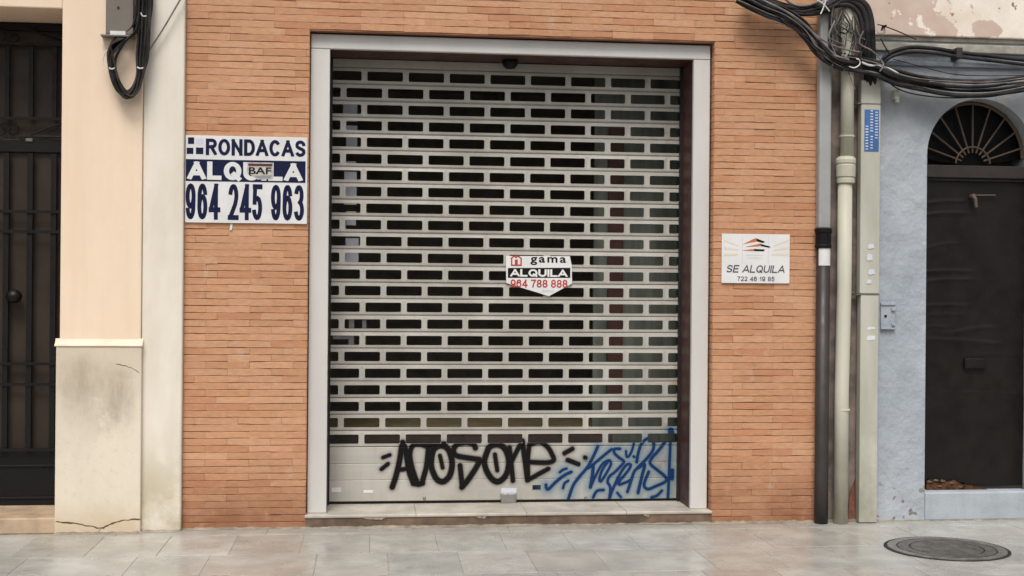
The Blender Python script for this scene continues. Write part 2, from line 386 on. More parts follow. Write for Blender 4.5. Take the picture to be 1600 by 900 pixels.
lin_m = MB(); lin_m.box(XL+.004,IX0-.002,.101,.46,ZT,ZI-.003); lin_m.box(IX1+.002,XR-.004,.101,.46,ZT,ZI-.003); lin_m.box(XL+.004,XR-.004,.101,.46,ZI+.001,ZO-.003)
obj('reveal_lining', lin_m, M['lining'], shop)
th = MB().box(XL-.004,XR+.004,-.012,.47,.066,ZT-.001)
thr = obj('threshold', th, M['marble'], shop, bevel=.006)
for x in (.32,1.05,1.72): obj('joint', MB().box(x,x+.004,-.0125,.40,.068,ZT-.0002), M['mortar_line'], thr)
obj('step_riser', MB().box(XL-.002,XR+.002,-.004,.46,-.01,.0655), M['riser'], shop)
for px,wd in ((585,13),(752,6),(1010,4)):
    x,_ = at(px,815); obj('chipped_edge', MB().prism([(x-wd/180,.0665),(x-wd/230,.058),(x-wd/700,.054),(x+wd/300,.049),(x+wd/240,.058),(x+wd/170,.0665)],-.0080,-.003), M['chip'], thr)
# dim room behind
rm = MB(); a=(-1.1,.47,.0);b=(2.95,3.4,3.35)
rm.box(-1.1,2.95,3.4,3.5,0,3.4); rm.box(-1.2,-1.1,.46,3.5,0,3.4); rm.box(2.95,3.02,.46,3.5,0,3.4); rm.box(-1.2,3.02,.46,3.5,3.36,3.5); rm.box(-1.1,2.95,.475,3.4,-.02,.07)
rm.box(-1.1,-.398,.451,.46,0,3.36); rm.box(2.306,2.95,.451,.46,0,3.36)
obj('back_room', rm, M['room'], shop)
def bx(px0,px1,py0,py1,Y,th): 
    x0,z1 = at(px0,py0,Y); x1,z0 = at(px1,py1,Y); return MB().box(x0,x1,Y,Y+th,z0,z1)
sp = obj('side_panel', bx(930,1075,118,690,.80,.03), M['panel'], shop)
obj('panel_post', bx(952,972,200,640,.765,.03), M['post'], sp)
for a in ((536,558,163,190),(541,558,196,236),(539,556,252,262),(538,557,268,320),(541,556,330,352),(540,560,372,420)): obj('notice', bx(*a,.58,.004), M['palegrey'], shop)
for a in ((545,553,498,545),(566,572,500,548),(520,545,524,530)): obj('display_stand', bx(*a,.62,.01), M['steel'], shop)
obj('counter_front', MB().box(-.36,1.76,.70,.715,.09,.515), M['carton'], shop)
bd = MB(); x0,z = at(500,588,.75); bd.box(-.35,1.75,.72,1.6,.52,.56)
obj('display_shelf', bd, M['shelf'], shop)

# ---- roller shutter
SY = .40; SX0, SX1 = -.256, 2.160; PT = .1127; ZTOP1 = 3.041; SH = .0645
ZJ0 = ZTOP1 + .026                     # top joint of first slotted slat
GR = .0065                             # groove half height
def shutter():
    mb = MB(); T = .007
    pitch = (at(1017,690,SY)[0]-at(571-4.5,690,SY)[0])/7
    barA = at(569.5,122,SY)[0]; barB = at(537.3,149,SY)[0]
    pitch = .2815
    holes = []
    for r in range(23):
        zt = ZJ0 - r*PT; zb = zt-PT; s1 = ZTOP1-r*PT; s0 = s1-SH
        off = barA if r%2==0 else barA-pitch/2
        k = -1
        mb.add([(SX0,SY+.010,zt),(SX1,SY+.010,zt),(SX1,SY,zt-GR),(SX0,SY,zt-GR),(SX0,SY,zb+GR),(SX1,SY,zb+GR),(SX1,SY+.010,zb),(SX0,SY+.010,zb)],
               [(3,2,1,0),(7,6,5,4)])
        while True:
            xa = off+(k)*pitch; xb = xa+pitch; k += 1
            if xa >= SX1: break
            if xb <= SX0: continue
            h0, h1 = xa+.0195, xb-.0195
            xa, xb = max(xa,SX0), min(xb,SX1); h0, h1 = max(h0,xa), min(h1,xb)
            A, B = zb+GR, zt-GR
            if h1-h0 < .012:
                mb.add([(xa,SY,A),(xb,SY,A),(xb,SY,B),(xa,SY,B)],[(0,1,2,3)]); continue
            rad = min(.010,(h1-h0)/2.2); inner = []; ca = []
            for (cx,cz,a0) in ((h0+rad,s0+rad,180),(h1-rad,s0+rad,270),(h1-rad,s1-rad,0),(h0+rad,s1-rad,90)):
                ca.append(len(inner))
                for q in range(5):
                    t = R(a0+q*22.5); inner.append((cx+rad*math.cos(t), cz+rad*math.sin(t)))
            n = 20; O = [(xa,A),(xb,A),(xb,B),(xa,B)]
            vs = [(x,SY-.0,z) for x,z in O]+[(x,SY-.002,z) for x,z in inner]+[(x,SY+T,z) for x,z in inner]+[(x,SY+T,z) for x,z in O]
            fs = []
            for c in range(4):
                for q in range(4): fs.append((c, 4+c*5+q+1, 4+c*5+q))
                d = (c+1)%4; fs.append((c, d, 4+d*5, 4+c*5+4))
                for q in range(4): fs.append((44+c, 24+c*5+q, 24+c*5+q+1))
                fs.append((44+d,44+c, 24+c*5+4, 24+d*5))
            for i in range(n): fs.append((4+i, 4+(i+1)%n, 24+(i+1)%n, 24+i))
            mb.add(vs, fs); holes.append((h0,h1,s0,s1))
    zt = ZJ0
    mb.add([(SX0,SY+.010,zt),(SX1,SY+.010,zt),(SX1,SY,zt+GR),(SX0,SY,zt+GR),(SX0,SY,zt+.055),(SX1,SY,zt+.055),(SX0,SY+.03,zt+.055),(SX1,SY+.03,zt+.055)],[(0,1,2,3),(3,2,5,4),(4,5,7,6)])
    return mb, holes
smb, HOLES = shutter()
ph = rng.uniform(0,6.28,(40,2)); am_ = rng.uniform(.2,1,(40,2)); nv = []
for x_,y_,z_ in smb.v:
    r_ = min(39,max(0,int((ZJ0+.2-z_)/PT)))
    nv.append((x_, y_+.0014*am_[r_,0]*math.sin(2.1*x_+ph[r_,0]), z_+.0016*am_[r_,1]*math.sin(1.2*x_+ph[r_,1])))
smb.v = nv
shut = obj('roller_shutter', smb, M['shutter'], shop, label='beige slotted roller shutter with spray tags along its plain lower slats')
ZB0 = ZJ0-23*PT; ZS = [ZB0, ZB0-PT, ZB0-2*PT]; ZBOT = .104
pm = MB()
for i,zt in enumerate(ZS):
    zb = ZS[i+1] if i < 2 else ZBOT
    b = [(SY+.004,zt-.0002),(SY,zt-.004),(SY-.0015,(zt+zb)/2),(SY,zb+.004),(SY+.004,zb),(SY+.016,zb),(SY+.016,zt-.0002)]
    pm.add([(SX0,y,z) for y,z in b]+[(SX1,y,z) for y,z in b], [(i2,i2+7,(i2+1)%7+7,(i2+1)%7)[::-1] for i2 in range(7)])
obj('bottom_panel', pm, M['shutter'], shut)
obj('bottom_seal', MB().box(SX0,SX1,SY+.002,SY+.018,.089,ZBOT-.001), M['black'], shut)
obj('guide_rail', MB().box(IX0-.002,SX0+.004,SY-.03,SY+.04,.088,3.12), M['dark'], shut)
obj('guide_rail', MB().box(SX1-.002,IX1+.002,SY-.03,SY+.04,.088,3.12), M['dark'], shut)
def pxbox(px0,py0,px1,py1,y0,y1,Y=None):
    Y = y0 if Y is None else Y
    x0,z1 = at(px0,py0,Y); x1,z0 = at(px1,py1,Y); return x0,x1,y0,y1,z0,z1
lk = MB().box(*pxbox(783,771,807,786,SY-.035,SY-.001)); l_o = obj('lock', lk, M['steel'], shut, bevel=.006)
obj('lock_plate', MB().box(*pxbox(783,763,807,770.5,SY-.005,SY-.001)), M['palegrey'], shut)
for p in (663,915):
    x,z = at(p,778,SY); obj('bolt', MB().tube([(x,SY+.002,z),(x,SY-.006,z),(x,SY-.014,z)],[.011,.011,.006],10), M['steel'], shut)
obj('sticker', MB().box(*pxbox(518,762,533,769,SY-.0035,SY-.001)), M['paper'], shut)
obj('sticker', MB().box(*pxbox(568,766,583,770,SY-.0035,SY-.001)), M['paper'], shut)
lab = obj('maker_plate', MB().box(*pxbox(832,758,845,765,SY-.0035,SY-.001)), M['ink'], shut)

# ---- graffiti: paint film on the lower slats
def c7(l): return [(580+x/5.333, 670+y/5.333) for x,y in l]
def c6(l): return [(840+x/6.922, 670+y/6.922) for x,y in l]
def smooth(pts, n=8):
    if len(pts) < 3: return pts
    P = [pts[0]]+list(pts)+[pts[-1]]; out = []
    for i in range(1,len(P)-2):
        p0,p1,p2,p3 = map(np.array,P[i-1:i+3])
        for t in np.linspace(0,1,n,endpoint=False):
            out.append(tuple(.5*((2*p1)+(-p0+p2)*t+(2*p0-5*p1+4*p2-p3)*t*t+(-p0+3*p1-3*p2+p3)*t**3)))
    return out+[tuple(pts[-1])]
BLACK = [(c7(l),wd) for l,wd in [
 ([(175,485),(205,395),(235,270),(250,170),(262,112)],22), ([(262,112),(285,170),(298,250),(318,360),(352,450)],22), ([(215,345),(300,330)],18),
 ([(385,450),(362,390),(335,300),(322,210),(345,142),(400,128),(468,146)],20), ([(478,135),(470,230),(458,320),(436,400),(415,452),(350,455)],21), ([(345,445),(390,462),(430,452)],20),
 ([(470,150),(540,125),(620,122)],18),
 ([(520,165),(580,138),(640,168),(670,250),(672,320),(650,395),(600,438),(550,422),(515,360),(500,300),(505,225),(522,165)],23), ([(572,222),(582,262),(595,322)],16),
 ([(868,158),(850,128),(790,112),(722,128),(688,162),(692,205),(722,226),(800,240),(902,254)],21), ([(905,262),(872,325),(805,425),(755,485)],22), ([(740,305),(750,400),(758,482)],20),
 ([(960,205),(985,152),(1040,130),(1100,150),(1138,220),(1145,300),(1120,388),(1062,438),(1010,420),(962,350),(942,270),(960,205)],23), ([(1030,212),(1040,280),(1050,345)],17),
 ([(1152,155),(1168,300),(1180,430)],19), ([(1172,265),(1228,155),(1262,108)],19), ([(1258,100),(1285,290),(1302,425)],21),
 ([(1318,125),(1304,250),(1306,420)],19), ([(1318,135),(1400,108),(1468,150),(1508,215),(1520,258),(1482,278),(1400,280),(1318,275)],19), ([(1306,425),(1400,372),(1475,332)],18),
 ([(98,238),(155,216)],15), ([(85,335),(140,290)],16)]] + [(c6(l),wd*1.298) for l,wd in [([(290,262),(375,215)],14), ([(325,335),(440,380)],14), ([(510,308),(518,312)],13)]]
BLUE = [(c6(l),wd) for l,wd in [
 ([(90,605),(95,640),(120,648),(200,570),(290,500),(362,465)],16), ([(240,468),(275,440),(312,430)],14), ([(275,640),(290,590),(330,560)],14),
 ([(650,190),(600,300),(540,410),(440,530),(380,620),(325,780)],16), ([(800,220),(700,300),(600,385),(545,425)],15), ([(600,395),(592,500),(570,630)],18),
 ([(575,620),(640,480),(700,380),(770,340),(792,372),(770,430),(690,560),(668,540),(700,440),(760,355)],14),
 ([(890,215),(832,218),(830,262),(880,310),(932,352),(900,400),(830,470),(780,510),(756,570),(786,640),(772,775)],15), ([(870,520),(840,590),(800,680),(770,775)],15),
 ([(840,600),(900,470),(960,390),(1003,385),(992,430),(930,510),(888,560),(882,600),(960,575),(1015,545)],15),
 ([(1040,160),(1020,230),(990,290),(962,300),(955,240)],13), ([(1038,298),(1044,304)],14),
 ([(1070,360),(1090,250),(1130,150),(1200,102),(1252,150),(1245,230),(1180,320),(1080,420),(1040,470),(1010,560),(970,680)],16), ([(1090,420),(1155,385),(1130,500),(1085,690)],17),
 ([(1200,465),(1150,600),(1190,650),(1270,622),(1380,570),(1382,520),(1300,450),(1220,380),(1230,320),(1300,240),(1370,150),(1440,30)],16),
 ([(1440,5),(1432,200),(1420,500),(1408,745)],15), ([(1440,20),(1450,80)],30), ([(1452,450),(1450,535)],22),
 ([(600,740),(640,672),(712,660)],15), ([(860,690),(900,738)],13), ([(1230,740),(1290,720),(1342,668)],15)]]
def surf(z):
    js = np.array([ZJ0-i*PT for i in range(24)]+ZS[1:]); d = np.abs(z[:,None]-js[None]).min(1)
    return SY + .010*np.clip(1-d/GR,0,1)*(z>ZB0-.002) + .003*np.clip(1-d/.004,0,1)*(z<=ZB0-.002) - .0032
def graffiti(name, strokes, unit, mat, halo_w, halo_a, soft, label):
    st = .0030
    xs = np.arange(SX0+.006, SX1-.003, st); zs = np.arange(ZBOT+.001, .64, st)
    Xg, Zg = np.meshgrid(xs, zs); p = np.stack([Xg.ravel(),Zg.ravel()],1)
    best = np.full(len(p), 9.)
    for pts, wd in strokes:
        q = np.array([at(a,b,SY) for a,b in smooth(pts)]); hw = wd*unit
        for a,b in zip(q[:-1],q[1:]):
            ab = b-a; t = np.clip(((p-a)@ab)/max(1e-9,ab@ab),0,1); d = np.linalg.norm(p-a-t[:,None]*ab,axis=1)-hw
            best = np.minimum(best,d)
    t = np.clip((soft-best)/(2*soft),0,1); al = np.maximum(t*t*(3-2*t), halo_a*np.exp(-np.clip(best,0,9)/halo_w)*(best>-.01))
    al[(best > .10)] = 0
    inh = np.zeros(len(p),bool)
    for h0,h1,s0,s1 in HOLES:
        if s0 < .66: inh |= (p[:,0]>h0+.001)&(p[:,0]<h1-.001)&(p[:,1]>s0+.001)&(p[:,1]<s1-.001)
    al[inh] = 0
    nx, nz = len(xs), len(zs); A = al.reshape(nz,nx); I = inh.reshape(nz,nx)
    keep = (np.maximum.reduce([A[:-1,:-1],A[1:,:-1],A[:-1,1:],A[1:,1:]])>.02)&~(I[:-1,:-1]|I[1:,:-1]|I[:-1,1:]|I[1:,1:])
    jj, ii = np.nonzero(keep); idx = jj*nx+ii
    quads = np.stack([idx,idx+1,idx+nx+1,idx+nx],1); used, inv = np.unique(quads, return_inverse=True)
    yy = surf(p[used,1]) - .0012 - (.0006 if 'black' in name else 0)
    mb = MB(); mb.v = [(float(a),float(y),float(b)) for (a,b),y in zip(p[used],yy)]; mb.f = [tuple(int(q) for q in f) for f in inv.reshape(-1,4)]
    o = obj(name, mb, mat, shut, label=label)
    at_ = o.data.attributes.new('paint','FLOAT','POINT'); at_.data.foreach_set('value', al[used].astype(np.float32))
PXM = (at(801,730,SY)[0]-at(800,730,SY)[0])
graffiti('black_graffiti', BLACK, PXM/5.333*1.08, M['glow_black'], .010, .30, .0055, 'thick black sprayed lettering')
graffiti('blue_graffiti', BLUE, PXM/6.922*1.18, M['glow_blue'], .032, .45, .0050, 'thin blue sprayed lettering with a pale blue haze')

# small dark dome under the lintel
x,z = at(797,100,.30)
dome = tag(obj('dome_sensor', MB().lathe(x,.30,[(.002,z-.034),(.03,z-.03),(.048,z-.012),(.055,z+.006),(.055,3.127)],20), M['black'], smooth=False, origin=(x,.30,3.12)), 'small black dome hanging under the doorway lintel', 'sensor')

# ------------------------------------------------------------------ lettering
def text_mesh(s, bold=0.0, shear=0.0, spacing=1.0):
    cu = bpy.data.curves.new('t','FONT'); cu.body = s; cu.offset = bold; cu.shear = shear; cu.space_character = spacing; cu.resolution_u = 6
    o = bpy.data.objects.new('t',cu); COL.objects.link(o); bpy.context.view_layer.update()
    me = bpy.data.meshes.new_from_object(o.evaluated_get(bpy.context.evaluated_depsgraph_get()))
    bpy.data.objects.remove(o); bpy.data.curves.remove(cu)
    v = np.array([q.co[:2] for q in me.vertices]); f = [tuple(p.vertices) for p in me.polygons]; bpy.data.meshes.remove(me)
    v -= v.min(0); v /= v.max(0); return v, f
def lettering(name, s, x0, x1, z0, z1, Y, mat, parent, bold=.0, shear=0., spacing=1.):
    v,f = text_mesh(s,bold,shear,spacing); mb = MB()
    mb.add([(x0+a*(x1-x0), Y, z0+b*(z1-z0)) for a,b in v], f); return obj(name, mb, mat, parent)

def arcp(cx,cz,rx,rz,a0,a1,n=14): return [(cx+rx*math.cos(R(a0+(a1-a0)*i/n)), cz+rz*math.sin(R(a0+(a1-a0)*i/n))) for i in range(n+1)]
GL_ = {
 'R':(1.0,[[(0,0),(0,1)],[(0,1),(.62,1)]+arcp(.62,.755,.38,.245,90,-90)+[(0,.51)],[(.5,.51),(1,0)]]),
 'O':(1.12,[arcp(.5,.5,.5,.5,90,450,28)]), 'Q':(1.12,[arcp(.5,.5,.5,.5,90,450,28),[(.60,.27),(1.0,-.04)]]), '0':(.86,[arcp(.5,.5,.5,.5,90,450,24)]),
 'N':(1.0,[[(0,0),(0,1)],[(0,1),(1,0)],[(1,0),(1,1)]]), 'D':(1.0,[[(0,0),(0,1)],[(0,1),(.45,1)]+arcp(.45,.5,.55,.5,90,-90)+[(0,0)]]),
 'A':(1.08,[[(-.06,0),(.5,1.03)],[(.5,1.03),(1.06,0)],[(.17,.30),(.83,.30)]]), 'C':(1.06,[arcp(.5,.5,.5,.5,38,322,24)]),
 'S':(.98,[[(.97,.74)]+arcp(.5,.76,.46,.24,20,180,10)+[(.08,.64),(.3,.55),(.7,.45),(.94,.36)]+arcp(.5,.25,.48,.25,15,-160,12)]),
 'L':(.86,[[(0,1),(0,0)],[(0,0),(1,0)]]), 'U':(1.0,[[(0,1),(0,.36)]+arcp(.5,.36,.5,.36,180,360,14)+[(1,1)]]), 'I':(.0,[[(.5,0),(.5,1)]]),
 'E':(.9,[[(0,0),(0,1)],[(0,1),(.95,1)],[(0,.51),(.88,.51)],[(0,0),(1,0)]]),
 '9':(.86,[arcp(.5,.67,.5,.33,0,360,20),[(1,.67)]+[(.98,.42)]+arcp(.5,.36,.48,.36,0,-165,12)]),
 '6':(.86,[arcp(.5,.33,.5,.33,0,360,20),[(0,.33),(.02,.58)]+arcp(.5,.64,.48,.36,180,15,12)]),
 '4':(.92,[[(.74,0),(.74,1)],[(.74,1),(0,.30)],[(0,.24),(1.05,.24)]]), '2':(.86,[arcp(.5,.70,.5,.30,170,-20,12)+[(.80,.42),(.15,.08)],[(0,0),(1,0)]]),
 '5':(.86,[[(.95,1),(.14,1)],[(.14,1),(.06,.50)],[(.06,.52),(.22,.60)]+arcp(.48,.32,.52,.32,80,-165,14)]),
 '3':(.86,[arcp(.46,.745,.46,.255,165,-80,12),arcp(.48,.265,.52,.265,82,-165,14)]), '7':(.86,[[(0,1),(1,1)],[(1,1),(.55,.5),(.36,0)]]),
 '8':(.86,[arcp(.5,.75,.44,.25,90,450,18),arcp(.5,.26,.5,.26,90,450,20)]), '1':(.5,[[(.75,0),(.75,1)],[(.75,1),(.1,.72)]]),
}
def strokes(name, s, x0, x1, z0, z1, Y, mat, parent, wt, shear=0., gapf=.5, space=.45, wx=1.0):
    """heavy sans lettering drawn as ribbons of even weight"""
    Hh = z1-z0; wv = wt*Hh
    adv = [(GL_[c][0] if c != ' ' else None) for c in s]
    units = sum(a for a in adv if a is not None); nsp = s.count(' '); nl = len(s)-nsp
    gp_ = gapf*wv; wd = x1-x0-shear*Hh
    cell = (wd - nl*wv*wx - (len(s)-1)*gp_ - nsp*space*Hh*.5)/units
    mb = MB(); x = x0; kk = 0
    for c,a in zip(s,adv):
        if c == ' ': x += space*Hh*.5+gp_; continue
        cw = a*cell
        for st in GL_[c][1]:
            P = [np.array((x+wv*wx/2+u*cw if a else x+wv*wx/2, z0+wv/2+v*(Hh-wv))) for u,v in st]
            n = len(P); L=[];Rr=[]; closed = np.linalg.norm(P[0]-P[-1]) < 1e-6
            if not closed:                      # butt ends reach the edge of the letter
                d=(P[0]-P[1]); d/=max(1e-9,np.linalg.norm(d)); P[0]=P[0]+d*wv/2*(1 if n==2 or st[0][1] in (0,1) else .3)
                d=(P[-1]-P[-2]); d/=max(1e-9,np.linalg.norm(d)); P[-1]=P[-1]+d*wv/2*(1 if n==2 or st[-1][1] in (0,1) else .3)
            for i in range(n):
                pa = P[i-1] if i>0 else (P[-2] if closed else P[0]); pb = P[i+1] if i<n-1 else (P[1] if closed else P[-1])
                t = pb-pa; t/=max(1e-9,np.linalg.norm(t)); nn = np.array((-t[1],t[0])); nn = nn*np.array((wx,1.))
                L.append(P[i]+nn*wv/2); Rr.append(P[i]-nn*wv/2)
            lo = z0 - (.12*Hh if c=='Q' else 0)
            vs = []
            for p in L+Rr:
                zz = min(max(p[1],lo),z1); vs.append((p[0]+shear*(zz-z0), Y-.00012*(kk%5), zz))
            mb.add(vs,[(n+i,n+i+1,i+1,i) for i in range(n-1)]); kk += 1
        x += cw+wv*wx+gp_
    return obj(name, mb, mat, parent)

# --- large letting sign on the left brick pier
Y = -.016
sx0,sz1 = at(290,211,Y); sx1,sz0 = at(479.5,350,Y); W = sx1-sx0; H = sz1-sz0
sg = thing('letting_sign', 'large white and navy rental sign with a phone number on the left brick pier', 'sign', (sx0+W/2,Y,sz0))
obj('board', MB().box(sx0,sx1,Y,-.004,sz0,sz1), M['paper'], sg, bevel=.0015)
fx = lambda a: sx0+a*W; fz = lambda b: sz1-b*H
Yp = Y-.0012
obj('band', MB().box(fx(.004),fx(.985),Yp,Y-.0003,fz(.525),fz(.275)), M['navy'], sg)
strokes('name_lettering','RONDACAS',fx(.165),fx(.985),fz(.225),fz(.035),Yp,M['navy'],sg,.20,gapf=.42)
strokes('rent_lettering','ALQUILA',fx(.022),fx(.955),fz(.508),fz(.298),Yp-.0008,M['paper'],sg,.235,gapf=.42,wx=1.2)
strokes('phone_lettering','964 245 963',fx(.004),fx(.975),fz(.965),fz(.550),Yp,M['navy'],sg,.135,gapf=.36,space=.28,wx=.80)
for a,b,c,d in ((.02,.07,.025,.10),(.01,.064,.145,.215),(.085,.145,.140,.215)): obj('logo_square', MB().box(fx(a),fx(b),Yp,Y-.0003,fz(d),fz(c)), M['navy'], sg)
obj('logo_square', MB().box(fx(.085),fx(.145),Yp,Y-.0003,fz(.10),fz(.035)), M['palegrey'], sg)
st_x0,st_z1 = at(386,253.5,Yp); st_x1,st_z0 = at(426.5,281,Yp); Ys = Yp-.003
sk = thing('sticker', 'small white sticker with a dark red bar and stencil letters stuck over the rental sign', 'sticker', (st_x0,Ys,st_z0))
obj('paper', MB().prism([(st_x0,st_z0+.045),(st_x0+.07,st_z0),(st_x1,st_z0+.006),(st_x1,st_z1),(st_x0,st_z1)],Ys,Ys+.0015), M['oldpaper'], sk)
obj('bar', MB().box(st_x0+.008,st_x1-.005,Ys-.0008,Ys-.0001,st_z1-.024,st_z1-.008), M['maroon'], sk)
lettering('stencil_lettering','BAF',st_x0+.012,st_x1-.010,st_z0+.034,st_z1-.031,Ys-.0006,M['ink'],sk,.02)
obj('smudge', MB().prism([(st_x0+.05,st_z0+.024),(st_x0+.075,st_z0+.007),(st_x1-.012,st_z0+.010),(st_x1-.010,st_z0+.030)],Ys-.0007,Ys-.0001), M['midgrey'], sk)
x,z = at(361,352); tag(obj('paper_scrap', MB().prism([(x-.008,z-.034),(x+.006,z-.03),(x+.012,z+.012),(x-.004,z+.012)],-.006,-.0035), M['paper'], origin=(x,-.004,z)), 'white torn paper scrap under the large rental sign', 'scrap')

# --- small letting sign right of the doorway
Y = -.012
sx0,sz1 = at(1128,365,Y); sx1,sz0 = at(1233.5,443,Y); W = sx1-sx0; H = sz1-sz0
s2 = thing('letting_sign', 'small white rental sign with an orange and black roof logo right of the doorway', 'sign', (sx0+W/2,Y,sz0))
obj('board', MB().box(sx0,sx1,Y,-.004,sz0,sz1), M['white'], s2, bevel=.001)
def q(x,y): return at(1110+x/8, 350+y/8, Y)
Yr = Y-.0008
for a in ([(165,190),(165,215),(350,280),(350,268)],[(165,285),(165,315),(350,330),(350,318)],[(165,370),(165,400),(350,392),(350,372)],
          [(980,190),(980,215),(790,280),(790,268)][::-1],[(980,285),(980,315),(790,335),(790,318)][::-1],[(980,370),(980,400),(760,392),(760,372)][::-1]):
    obj('ray', MB().flat([q(*p) for p in a], Yr), M['beige'], s2)
ln = MB()
for a in ((398,150,402,490),(722,150,726,490),(398,148,726,152),(398,488,726,492)):
    x0,z1=q(a[0],a[1]); x1,z0=q(a[2],a[3]); ln.add([(x0,Yr,z0),(x1,Yr,z0),(x1,Yr,z1),(x0,Yr,z1)],[(0,1,2,3)])
for yy,xa,xb in ((385,440,660),(420,455,650)):
    x0,z1=q(xa,yy); x1,z0=q(xb,yy+8); ln.add([(x0,Yr,z0),(x1,Yr,z0),(x1,Yr,z1),(x0,Yr,z1)],[(0,1,2,3)])
obj('outline', ln, M['palegrey'], s2)
og = MB(); bk = MB(); Yo = Y-.0014
for a in ([(405,252),(580,218),(570,178),(540,186)],[(430,288),(632,276),(620,244)],[(388,330),(545,338),(545,312)]): og.flat([q(*p) for p in a],Yo)
for a in ([(570,178),(580,216),(655,238),(685,222)],[(620,246),(634,276),(735,297),(752,284)],[(546,312),(546,338),(665,341),(682,318)]): bk.flat([q(*p) for p in a],Yo)
obj('roof_logo', og, M['orange'], s2); obj('roof_logo_shade', bk, M['ink'], s2)
x0,z1=q(195,512); x1,z0=q(938,612); strokes('rent_lettering','SE ALQUILA',x0,x1,z0,z1,Yo,M['grey_ink'],s2,.15,.20,gapf=.8,space=.7)
x0,z1=q(335,655); x1,z0=q(800,716); strokes('phone_lettering','722 46 19 85',x0,x1,z0,z1,Yo,M['grey_ink'],s2,.15,gapf=.9,space=.7)

# --- pentagonal sign hanging on the shutter
Y = SY-.016
def q(x,y): return at(770+x/9, 380+y/9, Y)
pts = [(185,180),(1085,183),(1110,310),(1116,568),(790,745),(190,560)]
cx,cz = q(640,450)
s3 = thing('letting_sign', 'small white pentagonal rental sign with a black band hanging on the shutter', 'sign', (cx,Y,cz))
obj('board', MB().prism([q(*p) for p in pts][::-1],Y,SY-.003), M['white'], s3, bevel=.001)
Yp = Y-.001
obj('band', MB().flat([q(*p) for p in [(212,348),(1090,346),(1090,487),(212,487)]][::-1],Yp), M['ink'], s3)
x0,z1=q(250,362); x1,z0=q(1045,476); strokes('rent_lettering','ALQUILA',x0,x1,z0,z1,Yp-.0008,M['white'],s3,.23,gapf=.42,wx=1.2)
x0,z1=q(530,192); x1,z0=q(1030,312); lettering('name_lettering','gama',x0,x1,z0,z1,Yp,M['ink'],s3,.022,0,1.25)
x0,z1=q(250,508); x1,z0=q(1050,628); strokes('phone_lettering','964 788 888',x0,x1,z0,z1,Yp,M['red'],s3,.17,gapf=.5,space=.5)
hs_ = MB()
for a in ([(255,320),(255,215),(275,215),(275,320)],[(388,320),(388,215),(408,215),(408,320)],[(255,320),(408,320),(408,300),(255,300)],
          [(245,215),(300,165),(330,190),(330,215),(300,190),(262,222)][::-1],[(322,190),(350,165),(415,215),(400,222),(350,190),(330,210)][::-1],[(310,300),(310,230),(350,230),(350,300)]):
    p_ = [q(*p) for p in a]; area = sum(p_[i][0]*p_[(i+1)%len(p_)][1]-p_[(i+1)%len(p_)][0]*p_[i][1] for i in range(len(p_)))
    hs_.flat(p_ if area>0 else p_[::-1], Yp-.0001*len(hs_.f))
obj('house_logo', hs_, M['red'], s3)
x0,z1=q(690,655); x1,z0=q(860,690); obj('fine_print', MB().add([(x0,Yp,z0),(x1,Yp,z0),(x1,Yp,z1),(x0,Yp,z1)],[(0,1,2,3)]), M['palegrey'], s3)

# ------------------------------------------------------------------ cream building on the left
cr = thing('cream_building', 'cream plastered house with a dark iron-grilled entrance left of the brick shop', 'building', (-2.2,0,0))
WY = -.065; DX = at(95,300,WY)[0]; PX = at(221,400,WY)[0]; LZ = at(50,12,WY)[1]
DL = -3.15
wl = MB(); wl.box(DX,PX,WY,.45,0.4,TOP); wl.box(-6,DL,WY,.45,0,TOP); wl.box(DL,DX,WY,.45,LZ,TOP)
obj('wall', wl, M['cream'], cr, bevel=.008)
obj('corner_strip', MB().box(PX+.001,X0-.001,-.05,.45,0,TOP), M['strip'], cr, bevel=.012)
PL0 = at(86,700,-.09)[0]; PL1 = at(220,700,-.09)[0]; PZ = at(150,541,-.09)[1]
plt = obj('plinth', MB().box(PL0,PL1,-.09,.40,0,PZ), M['plinth'], cr, bevel=.006)
lipm = MB(); pr = [(-.094,PZ-.003),(-.098,PZ+.003),(-.095,PZ+.009),(-.084,PZ+.016),(-.074,PZ+.028),(WY+.002,PZ+.048),(WY+.01,PZ-.003)]
n = len(pr); lipm.add([(PL0-.008,y,z) for y,z in pr]+[(PL1+.004,y,z) for y,z in pr], [(i,(i+1)%n,(i+1)%n+n,i+n) for i in range(n)]+[tuple(range(n-1,-1,-1)),tuple(range(n,2*n))])
obj('plinth_moulding', lipm, M['lip'], cr)
def crackline(pts, Y, wd):
    mb = MB(); P = smooth(pts,5); P = [at(a,b+random.uniform(-.8,.8),Y) for a,b in P]
    vs = []
    for i,(x,z) in enumerate(P):
        h = wd*random.uniform(.35,1.2)*(.35 if i in (0,len(P)-1) else 1); vs += [(x,Y,z-h),(x,Y,z+h)]
    return mb.add(vs,[(2*i,2*i+2,2*i+3,2*i+1) for i in range(len(P)-1)])
for pts,wd in (([(87,815),(110,817),(140,822),(158,825),(175,818),(195,813),(220,811)],.005),([(158,825),(152,833),(148,838)],.003)):
    obj('crack', crackline(pts,-.0915,wd), M['crack'], plt)
obj('crack', crackline([(180,568),(200,573),(218,582)],-.0915,.0018), M['crack'], plt)
DY = .40; SZ = .10
obj('doorstep', MB().box(DL,DX+.01,WY-.015,.46,0,SZ), M['stepstone'], cr, bevel=.008)
DT = LZ-.003
door = obj('entrance_door', MB().box(DL,DX,DY+.03,DY+.07,SZ+.001,DT), M['door_panel'], cr)
fr = MB(); zq = lambda py: at(50,py,DY)[1]; xq = lambda px: at(px,400,DY)[0]
DXd = DX-.002
fr.box(DXd-.07,DXd,DY,DY+.029,SZ+.001,DT); fr.box(DL,DL+.07,DY,DY+.029,SZ+.001,DT)
fr.box(DL+.07,DXd-.07,DY,DY+.029,zq(48),DT)
